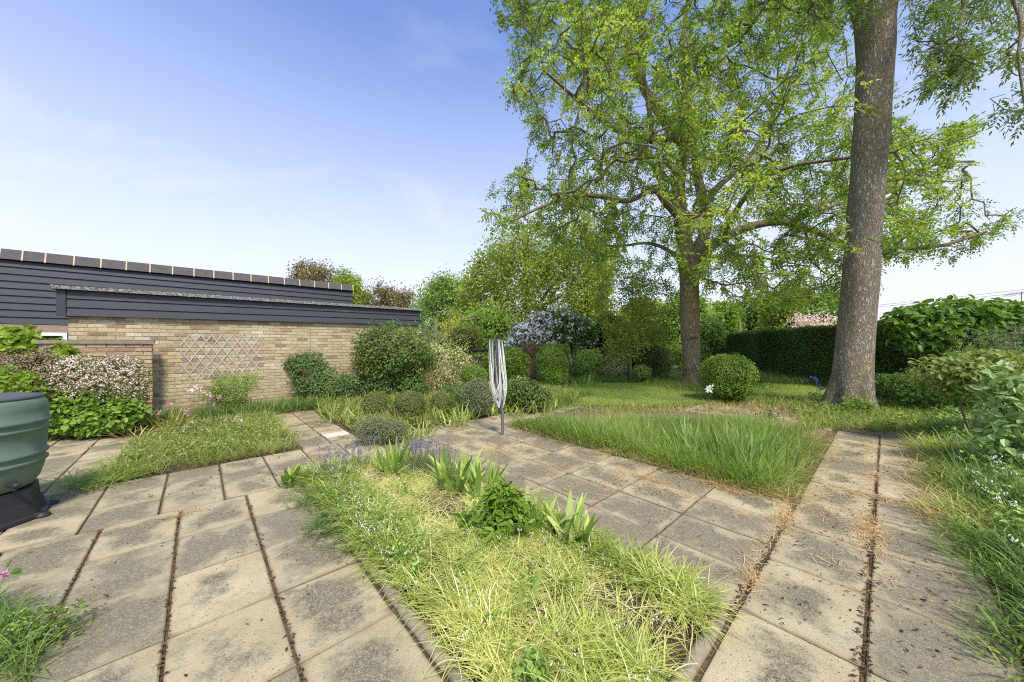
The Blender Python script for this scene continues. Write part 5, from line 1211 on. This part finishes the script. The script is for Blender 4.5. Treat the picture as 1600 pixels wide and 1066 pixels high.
# dry grass tufts lying over joints
def tufts(name, label, spots, seed, mat='straw', L=(.03, .11)):
    rng = np.random.default_rng(seed); Ps = []
    for (x, y, r, n) in spots:
        c = G(x, y); d_ = UD if rng.random() < .6 else VD; n = int(n * 1.25); o = rng.standard_t(3, size=(n, 1)) * r * 1.9 * d_[None] + rng.standard_t(3, size=(n, 2)) * r * .42; Ps.append(np.stack([c[0] + o[:, 0], c[1] + o[:, 1], .004 + .02 * rng.random(n) * np.exp(-(o ** 2).sum(1) / r / r)], 1))
    P = np.concatenate(Ps); n = len(P)
    V, F, k = blades(P, rng.random(n) * 6.283, L[0] + (L[1] - L[0]) * rng.random(n), 1.3 + .25 * rng.random(n), .05 + .25 * rng.random(n), np.full(n, .0032), 3, .004, rng=rng)
    o = place(name, V, F, M[mat], None, {'rnd': np.repeat(rng.random(n), k)}); tag(o, label, 'dry grass', kind='stuff')
tufts('dry_grass', 'orange dry grass tufts lying on the right hand paving joints',
      [(1225, 810, .06, 420), (1358, 830, .07, 480), (1362, 776, .07, 330), (1362, 745, .08, 260), (1360, 700, .1, 260), (1300, 690, .1, 180), (1010, 747, .08, 300), (1110, 757, .08, 330), (1215, 775, .07, 260), (1240, 760, .08, 260), (965, 745, .05, 90), (1175, 905, .03, 110), (1290, 715, .12, 200), (1370, 672, .15, 300), (1260, 672, .15, 240), (1430, 740, .12, 260), (1440, 790, .12, 200), (1290, 800, .06, 60), (900, 690, .1, 160), (940, 705, .08, 120), (830, 700, .08, 90), (860, 742, .05, 70), (820, 768, .05, 60), (870, 680, .1, 100)], 1)
tufts('dry_grass', 'thin scatter of dry grass threads over the right hand paving joints', [(x_, y_, .09, 70) for x_, y_ in ((1000, 760), (1040, 765), (1075, 775), (1140, 800), (1180, 860), (1200, 850), (1230, 790), (1290, 770), (1330, 800), (1357, 900), (1357, 860), (1300, 740), (1340, 720), (1385, 725), (1420, 700), (1400, 760), (1310, 700), (1250, 690), (1280, 680), (1350, 675), (1420, 680), (1460, 760), (1480, 810), (920, 725), (880, 715), (850, 705), (950, 770), (900, 760), (870, 735), (840, 720), (800, 710), (780, 700), (1060, 735), (1140, 765))], 5)
tufts('dry_grass', 'orange dry grass on the path by the strip bed and band of paving',
      [(480, 660, .10, 300), (470, 645, .12, 300), (500, 675, .06, 130), (455, 652, .1, 120), (510, 665, .06, 100), (495, 718, .07, 150), (720, 690, .12, 200), (760, 705, .1, 170), (690, 700, .08, 100), (800, 690, .12, 140), (650, 690, .08, 110), (700, 675, .12, 120), (278, 806, .03, 70), (150, 680, .15, 120), (190, 668, .15, 120), (135, 700, .08, 60)], 2)
# crumbs, twigs, dead leaves
def litter(name, label, poly, n, seed, s=(.012, .045), mat='dead'):
    rng = np.random.default_rng(seed); q = samp(poly, n, rng); P = Wn(q[:, 0], q[:, 1], .006); nn = unit(np.array([0, 0, 1.]) + rng.normal(size=(n, 3)) * .25)
    V, F, k = leaves(P, np.cross(nn, rvec(n, rng)), nn, s[0] + (s[1] - s[0]) * rng.random(n) ** 2, .006 + .008 * rng.random(n), .3, .1)
    o = place(name, V, F, M[mat], None, {'rnd': np.repeat(rng.random(n), k)}); tag(o, label, 'leaf litter', kind='stuff')
litter('leaf_litter', 'small dark crumbs and dead leaves on the left paving', [(.8, 4.3), (1.9, 4.3), (1.9, 5.9), (1.05, 7.0), (1.05, 5.4), (.2, 5.3), (-.5, 4.6)], 260, 1, (.012, .05))
litter('leaf_litter', 'dead leaves and bits scattered on the right hand path', [(2.2, -.35), (7.5, -.25), (7.5, .6), (2.2, .6)], 700, 2)
litter('leaf_litter', 'dead bits scattered over the middle paving', [(2.2, .6), (3.95, .6), (5.5, 4.6), (5.5, 5.2), (2.0, 5.2)], 700, 3, (.01, .035))
litter('leaf_litter', 'few dead bits over the near left patio', [(-1.9, 1.), (.78, 1.), (.78, 4.2), (-1.9, 4.2)], 150, 4, (.01, .035))
for seed, (uu0, vv0, vv1) in enumerate([(.33, 1., 4.1), (-.12, 1., 4.1), (-.56, 1.5, 4.1)]):
    litter('joint_debris', ['brown debris packed in the joint nearest the foreground bed', 'brown debris packed in the middle joint of the near left patio', 'brown debris packed in the left joint of the near patio'][seed], [(uu0 - .008, vv0), (uu0 + .008, vv0), (uu0 + .008, vv1), (uu0 - .008, vv1)], 200, 30 + seed, (.008, .03))
litter('joint_debris', 'brown debris packed in the long joint of the right hand path', [(.5, .05), (5.5, .05), (5.5, .095), (.5, .095)], 700, 40, (.01, .05))
litter('joint_debris', 'brown debris packed in the joint left of the right hand path', [(2.1, .53), (4.2, .53), (4.2, .575), (2.1, .575)], 330, 41, (.01, .05))
litter('bed_litter', 'reddish dead leaves between the foreground bed leaves', FB, 700, 42, (.02, .06))

# ------------------------------------------------------------------ single plants
def clump(name, label, x, y, n, L, wd, mat, seed, lean=(.05, .75), bend=(.0, .6), r=.07, group=None, bias=0., cat_='plant', z=.03, seg=4, dead=0):
    rng = np.random.default_rng(seed + 60); c = G(x, y); rt = root(name, label, cat_, (c[0], c[1], z), group)
    o = rng.normal(size=(n, 2)) * r; P = np.stack([c[0] + o[:, 0], c[1] + o[:, 1], np.full(n, z)], 1); az = np.arctan2(o[:, 1], o[:, 0]) + rng.normal(size=n) * .5
    V, F, k = blades(P, az, L[0] + (L[1] - L[0]) * rng.random(n), lean[0] + (lean[1] - lean[0]) * rng.random(n), bend[0] + (bend[1] - bend[0]) * rng.random(n), wd * (.7 + .5 * rng.random(n)), seg, None, rng=rng)
    rn = np.repeat(np.clip(rng.random(n) + bias, 0, 1), k)
    if wd >= .026: leafparts(rt, V, F, k, rn, M[mat], n, P[:, 1])
    else: place('leaves', V, F, M[mat], rt, {'rnd': rn})['kind'] = 'stuff'
    if dead:
        P = P[:dead]; V, F, k = blades(P, rng.random(dead) * 6.283, L[0] * (.6 + .4 * rng.random(dead)), .9 + .5 * rng.random(dead), .6 + .5 * rng.random(dead), np.full(dead, wd * .8), seg, .03, rng=rng)
        place('withered_leaves', V, F, M['straw'], rt, {'rnd': np.repeat(.6 + .4 * rng.random(dead), k)})
    return rt
GI = 'iris clumps in the foreground bed'
clump('iris_clump', 'iris clump with pale withered leaves near the left end of the foreground bed', 612, 742, 34, (.24, .44), .040, 'sword', 1, group=GI, dead=7)
clump('iris_clump', 'tallest iris clump in the middle back of the foreground bed', 715, 768, 38, (.24, .46), .050, 'sword', 2, group=GI, dead=6)
clump('iris_clump', 'iris clump just right of the tallest one at the back of the foreground bed', 755, 778, 26, (.2, .38), .048, 'sword', 3, group=GI, dead=4)
clump('iris_clump', 'yellow tipped iris fan behind the leafy weed in the foreground bed', 828, 840, 20, (.18, .34), .048, 'sword', 4, group=GI, r=.05, dead=3)
clump('iris_clump', 'rightmost upright iris fan at the back of the foreground bed', 892, 854, 20, (.18, .36), .048, 'sword', 5, group=GI, r=.05, bias=.1, dead=3)
clump('iris_fan', 'small single iris shoot low in the middle of the foreground bed', 822, 968, 5, (.16, .26), .034, 'sword', 6, r=.02)
clump('iris_clump', 'big blue green iris clump in the tall green grass', 1165, 735, 70, (.30, .48), .036, 'sword2', 7, lean=(.02, .4), r=.2)
clump('iris_clump', 'second iris clump at the near right side of the tall grass', 1080, 712, 26, (.3, .46), .034, 'sword2', 8, lean=(.05, .5), r=.13)
for i, (x, y, lab) in enumerate([(560, 652, 'yellow green lily leaves left of the leftmost clipped dome'), (545, 640, 'lily leaves beside the far end of the path'), (700, 668, 'strappy plant before the rightmost clipped dome'), (660, 680, 'strappy plant in the front row of the strip bed, near its middle'), (735, 655, 'strappy plant left of the dryer pole'), (770, 650, 'strappy plant behind the dryer pole'), (808, 650, 'strappy plant right of the dryer'), (640, 690, 'pale strappy plant right of the dark twiggy mound'), (520, 632, 'strappy plant at the wall end of the strip bed'), (610, 690, 'leaf tuft between the dark twiggy mound and the lavender')]):
    clump('strappy_plant', lab, x, y, 30, (.14, .30), .024, 'sword', 20 + i, r=.12, lean=(.1, .8), bend=(.2, .9), bias=.05, group='strappy plants in the strip bed', dead=6)
for i, (x, y, lab) in enumerate([(520, 660, 'taller lily tuft between the path and the leftmost clipped dome'), (672, 655, 'green strappy tuft between the middle and rightmost clipped domes'), (615, 660, 'green strappy tuft between the leftmost and middle clipped domes'), (720, 662, 'broad leaved tuft just left of the dull clipped ball'), (790, 645, 'yellow green tuft at the foot of the mixed evergreen shrub'), (855, 645, 'yellow tuft between the mixed evergreen shrub and the lawn')]):
    clump('lily_tuft', lab, x, y, 34, (.2, .42), .024, 'sword', 80 + i, r=.14, lean=(.05, .7), bend=(.2, .9), bias=.1, group='lily tufts in the strip bed', dead=5)
clump('phormium', 'orange tinged spiky clump at the far corner of the left bed', 262, 672, 60, (.25, .48), .022, 'phorm', 40, lean=(.1, .9), bend=(.1, .7), r=.12)
clump('strappy_plant', 'pale arching tuft sprawling at the left of the small left bed', 215, 690, 30, (.25, .45), .014, 'straw', 41, lean=(.6, 1.2), bend=(.3, .7), r=.06)
clump('weed_clump', 'leafy green weed at the left corner of the foreground bed', 455, 757, 26, (.12, .22), .045, 'gr_r', 42, lean=(.3, 1.1), bend=(.2, .7), r=.03)
clump('daylily', 'arching yellow green plant at the foot of the brick wall right of the path', 430, 645, 40, (.15, .3), .014, 'gr_l', 43, r=.15)
clump('strappy_plant', 'fresh green clump at the back left of the lawn by the drum bush', 912, 604, 90, (.3, .45), .025, 'gr_r', 44, r=.35, lean=(.1, 1.), bend=(.4, 1.1))

# lavender along the back of the foreground bed
def lavender(label, spots, seed, n, h=(.3, .46)):
    rng = np.random.default_rng(seed); P = np.concatenate([np.array([G(x, y)] * n) + np.concatenate([rng.normal(size=(n, 2)) * .07, np.zeros((n, 1))], 1) for x, y in spots]); m = len(P)
    rt = root('lavender', label, 'plant', P.mean(0)); tip = P + np.stack([rng.normal(size=m) * .07, rng.normal(size=m) * .07, h[0] + (h[1] - h[0]) * rng.random(m)], 1)
    V, F = edges_mesh(P, tip, np.full(m, .0022), np.full(m, .0016), 3); place('stems', V, F, M['gtwig'], rt)
    q = np.repeat(tip, 14, 0) + rng.normal(size=(m * 14, 3)) * [.008, .008, .03]; V, F, k = leaves(q, rvec(len(q), rng), rvec(len(q), rng), .016, .011)
    place('flower_spikes', V, F, M['lav'], rt, {'rnd': np.repeat(rng.random(len(q)), k)})['kind'] = 'stuff'
    b = np.repeat(P, 14, 0) + rng.normal(size=(m * 14, 3)) * [.05, .05, .0] + [0, 0, .03]; V, F, k = blades(b, rng.random(len(b)) * 6.3, .1 + .1 * rng.random(len(b)), rng.random(len(b)) * .8, rng.random(len(b)) * .5, np.full(len(b), .005), 3, rng=rng)
    place('leaves', V, F, M['herb'], rt, {'rnd': np.repeat(rng.random(len(b)), k)})
lavender('lavender with violet spikes at the left corner of the foreground bed', [(505, 752), (545, 738), (570, 735), (535, 755)], 1, 9, (.2, .34))
lavender('row of fading lavender spikes between two iris clumps', [(640, 738), (660, 740), (675, 742), (690, 745), (655, 735)], 2, 14, (.24, .38))
def ground_leaves(name, label, poly, n, ls, mat, seed, zr=(.02, .14), lw=.6):
    rng = np.random.default_rng(seed); T0 = samp(poly, max(6, n // 22), rng); q = T0[rng.integers(len(T0), size=n)] + rng.normal(size=(n, 2)) * .045
    P = Wn(q[:, 0], q[:, 1], 0); P[:, 2] = zr[0] + (zr[1] - zr[0]) * rng.random(n); nn = unit(rvec(n, rng) * .6 + [0, 0, 1.]); 
    V, F, k = leaves(P, np.cross(nn, rvec(n, rng)), nn, ls * (.6 + .8 * rng.random(n)), ls * lw, .2, .2, 'hex')
    tag(place(name, V, F, M[mat], None, {'rnd': np.repeat(rng.random(n), k)}), label, 'weeds', kind='stuff')
ground_leaves('broadleaf_weeds', 'small broad leaved weeds along the left kerb of the foreground bed', [(.85, 1.9), (1.15, 1.9), (1.2, 4.2), (.85, 4.2)], 1500, .028, 'mid', 1)
field('sprawling_weeds', 'green weeds sprawling over the paving at the left corner of the foreground bed', [(.62, 2.6), (.84, 2.4), (.9, 4.3), (.72, 4.3)], 900, 'gr_d', (.10, .24), (.7, 1.4), (.2, 1.), .005, 40, .015, 72, .01, .05, 'weeds', overl=1)
ground_leaves('broadleaf_weeds', 'scattered small green weeds through the foreground bed', FB, 700, .03, 'box', 2, (.04, .12))
ground_leaves('broadleaf_weeds', 'broad leaved weeds mixed into the small left bed', [(-.7, 5.4), (1.0, 5.4), (1.0, 7.8), (-.5, 7.8)], 3800, .035, 'gr_l', 3, (.04, .2))
ground_leaves('broadleaf_weeds', 'broad leaved weeds through the right hand border', [(2.5, -.6), (11, -.6), (11, -3.5), (2.5, -2)], 6500, .055, 'mid', 4, (.04, .26))
ground_leaves('broadleaf_weeds', 'low leafy plants covering the strip bed', [(1.9, 5.4), (8, 5.4), (8, 9.2), (1.9, 9.2)], 7000, .05, 'gr_l', 5, (.04, .2))
ground_leaves('broadleaf_weeds', 'leafy weeds in front of the green grass bed', [(4.05, .7), (4.3, .7), (4.3, 4.4), (4.05, 4.4)], 900, .035, 'mid', 6, (.03, .14))
ground_leaves('broadleaf_weeds', 'leafy weeds round the foot of the thick trunk and the path end', [(7.6, -.5), (10.5, -.6), (10.6, 1.6), (8.4, 1.2)], 1800, .05, 'box', 7, (.03, .16))
# thistly weed in the foreground bed
w1 = bush('leafy_weed', 'bushy green leafy weed between the iris fans of the foreground bed', 'plant', [(790, 806, 40, 30), (762, 832, 40, 22), (815, 828, 34, 24), (785, 778, 18, 20)], 2.62, 'box', 1500, .065, .34, inner=.4, shape='hex', seed=50, up=.5, stems=8, stemmat='gtwig', lump=.2, spiky=.1)
bush('leafy_weed', 'broad dark green leaves low at the left of the bushy weed', 'plant', [(735, 832, 30, 16)], 2.6, 'big', 40, .11, .5, inner=.4, shape='hex', seed=51, up=.6, stems=3, stemmat='gtwig')
bush('leafy_weed', 'feathery grey green weed at the left kerb of the foreground bed', 'plant', [(500, 790, 22, 22), (478, 775, 16, 12), (512, 812, 16, 16)], 3.3, 'herb', 700, .03, .3, inner=.4, seed=52, up=.6, stems=6, stemmat='gtwig')
bush('leafy_weed', 'little dark leaved weed at the bottom edge of the foreground bed', 'plant', [(835, 1040, 22, 12)], 1.42, 'mid', 90, .03, .6, inner=.4, shape='hex', seed=53, up=.6, stems=3, stemmat='gtwig')
# bottom-left weeds with purple flowers
PL = [(-1.32, 2.05), (-.60, 1.62), (-.66, 2.12), (-.80, 2.72), (-1.25, 3.1), (-1.6, 2.9)]
pxfield('wild_grass', 'arching wild grass clump at the bottom left corner', [(-60, 1066), (-40, 950), (20, 955), (75, 1000), (60, 1066)], 650, 'gr_d', (.10, .26), 60, .005, .01, -.05, (.4, 1.3), (.5, 1.5))
bush('purple_weed', 'purple flowered trailing weed among grass at the bottom left', 'plant', [(70, 990, 46, 30), (20, 1000, 50, 36), (100, 1010, 40, 26)], 1.66, 'box', 1300, .022, .5, inner=.4, seed=61, up=.5, stems=8, stemmat='gtwig', lump=.2, flowers=('pink', 20, .007))
rs_ = root('rose_stem', 'pink rose bud with green leaves poking in at the left edge', 'plant', AT(8, 900, 1.75) * [1, 1, 0])
p0 = AT(-60, 960, 1.75); p1 = AT(4, 898, 1.75)
V, F = tube(smoothpath([p0 * [1, 1, 0] + [-.1, 0, 0], p0, AT(-20, 905, 1.75), p1], 12), .003, 6); place('stem', V, F, M['gtwig'], rs_, smooth=True)
for (x, y, dx, dz) in ((18, 893, 1, .25), (22, 890, .9, -.25), (14, 885, .3, .5)):
    pp = AT(x, y, 1.75)[None]; V, F, k = leaves(pp, np.array([[dx, -.2, dz]]), np.array([[0., -.6, .8]]), .05, .032, .15, .2, 'hex'); place('leaf', V, F, M['big'], rs_, {'rnd': np.full(k, .3)})
rg = np.random.default_rng(3); pp = np.repeat(p1[None], 16, 0) + rg.normal(size=(16, 3)) * .007; V, F, k = leaves(pp, rvec(16, rg), rvec(16, rg), .024, .02, .2, .2, 'hex'); place('rose_bud', V, F, M['pink'], rs_, {'rnd': np.repeat(rg.random(16), k)})
# aquilegias in the left bed
def stemflowers(name, label, spots, mat, D, base, seed, fs=.03, per=8, lf=True, h=None):
    rng = np.random.default_rng(seed); tip = np.array([AT(x, y, D) for x, y in spots]); b = np.array([G(*base)] * len(tip)) * [1, 1, 0] + np.concatenate([rng.normal(size=(len(tip), 2)) * .05, np.full((len(tip), 1), .03)], 1)
    rt = root(name, label, 'flower', b.mean(0)); mid = (tip * .6 + b * .4) + rng.normal(size=b.shape) * .02
    V, F = edges_mesh(np.concatenate([b, mid]), np.concatenate([mid, tip]), np.full(len(b) * 2, .003), np.full(len(b) * 2, .002), 4); place('stems', V, F, M['gtwig'], rt)
    for t in tip:
        d = rvec(per, rng); V, F, k = leaves(t + d * fs * .2, d + [0, 0, -.1], rvec(per, rng), fs, fs * .6, .25, .1, 'hex'); place('flower', V, F, M[mat], rt, {'rnd': np.repeat(rng.random(per), k)})
    if lf:
        q = np.repeat(b, 14, 0) + np.abs(rng.normal(size=(len(b) * 14, 3))) * [.0, 0, .1] + rng.normal(size=(len(b) * 14, 3)) * [.08, .08, 0]
        V, F, k = leaves(q, rvec(len(q), rng), rvec(len(q), rng) + [0, 0, 1], .05, .035, .1, .1, 'hex'); place('leaves', V, F, M['herb'], rt, {'rnd': np.repeat(rng.random(len(q)), k)})
    return rt
stemflowers('aquilegia', 'tall pale pink aquilegia behind the small left bed', [(296, 609), (303, 612), (312, 608), (320, 612), (308, 605), (327, 616)], 'pinkw', 5.0, (306, 690), 1, .04)
stemflowers('aquilegia', 'pink aquilegia right of the tallest one before the brick wall', [(330, 622), (336, 632), (343, 621)], 'pink', 5.6, (332, 672), 2, .035)
stemflowers('aquilegia', 'pink aquilegia among the orange tinged spiky leaves', [(265, 631), (292, 640), (293, 648), (250, 645)], 'pink', 4.8, (278, 690), 3, .035)
stemflowers('aquilegia', 'low pink flower at the right of the small left bed', [(370, 652), (376, 655)], 'pinkw', 5.2, (372, 680), 4, .035)
stemflowers('white_iris', 'single white iris flower above the tall grass bed', [(1108, 608), (1112, 606), (1105, 604)], 'white', 5.9, (1108, 665), 5, .07, 6, False)
stemflowers('seed_pods', 'pale green pods on stems behind the blue green iris clump', [(1198, 604), (1205, 610), (1211, 612), (1197, 612), (1207, 618), (1194, 620), (1212, 606)], 'lime', 5.9, (1204, 662), 6, .03, 5)
stemflowers('blue_iris', 'violet blue irises standing by the left of the thick trunk', [(1262, 592), (1270, 590), (1280, 600), (1282, 606), (1284, 609), (1257, 594), (1274, 592), (1276, 597)], 'blue', 8.6, (1272, 626), 7, .06, 5)
stemflowers('blue_iris', 'violet iris peeping from the right side of the thick trunk', [(1372, 587), (1379, 588), (1366, 588)], 'blue', 8.6, (1374, 615), 8, .055, 5)
stemflowers('bluebell', 'deep violet flower at the corner of the strip bed', [(586, 682), (589, 684), (583, 684)], 'blue', 4.3, (586, 722), 9, .03, 6, False)

# ivy sprigs at trunk foot
bush('ivy', 'ivy sprigs at the foot of the thick trunk', 'plant', [(1335, 628, 24, 9), (1322, 634, 18, 6), (1350, 634, 18, 6)], 6.75, 'fresh', 240, .045, .7, shape='hex', inner=.5, dep=.4, seed=70, stems=5, stemmat='gtwig')
print('slabs', nslab[0])
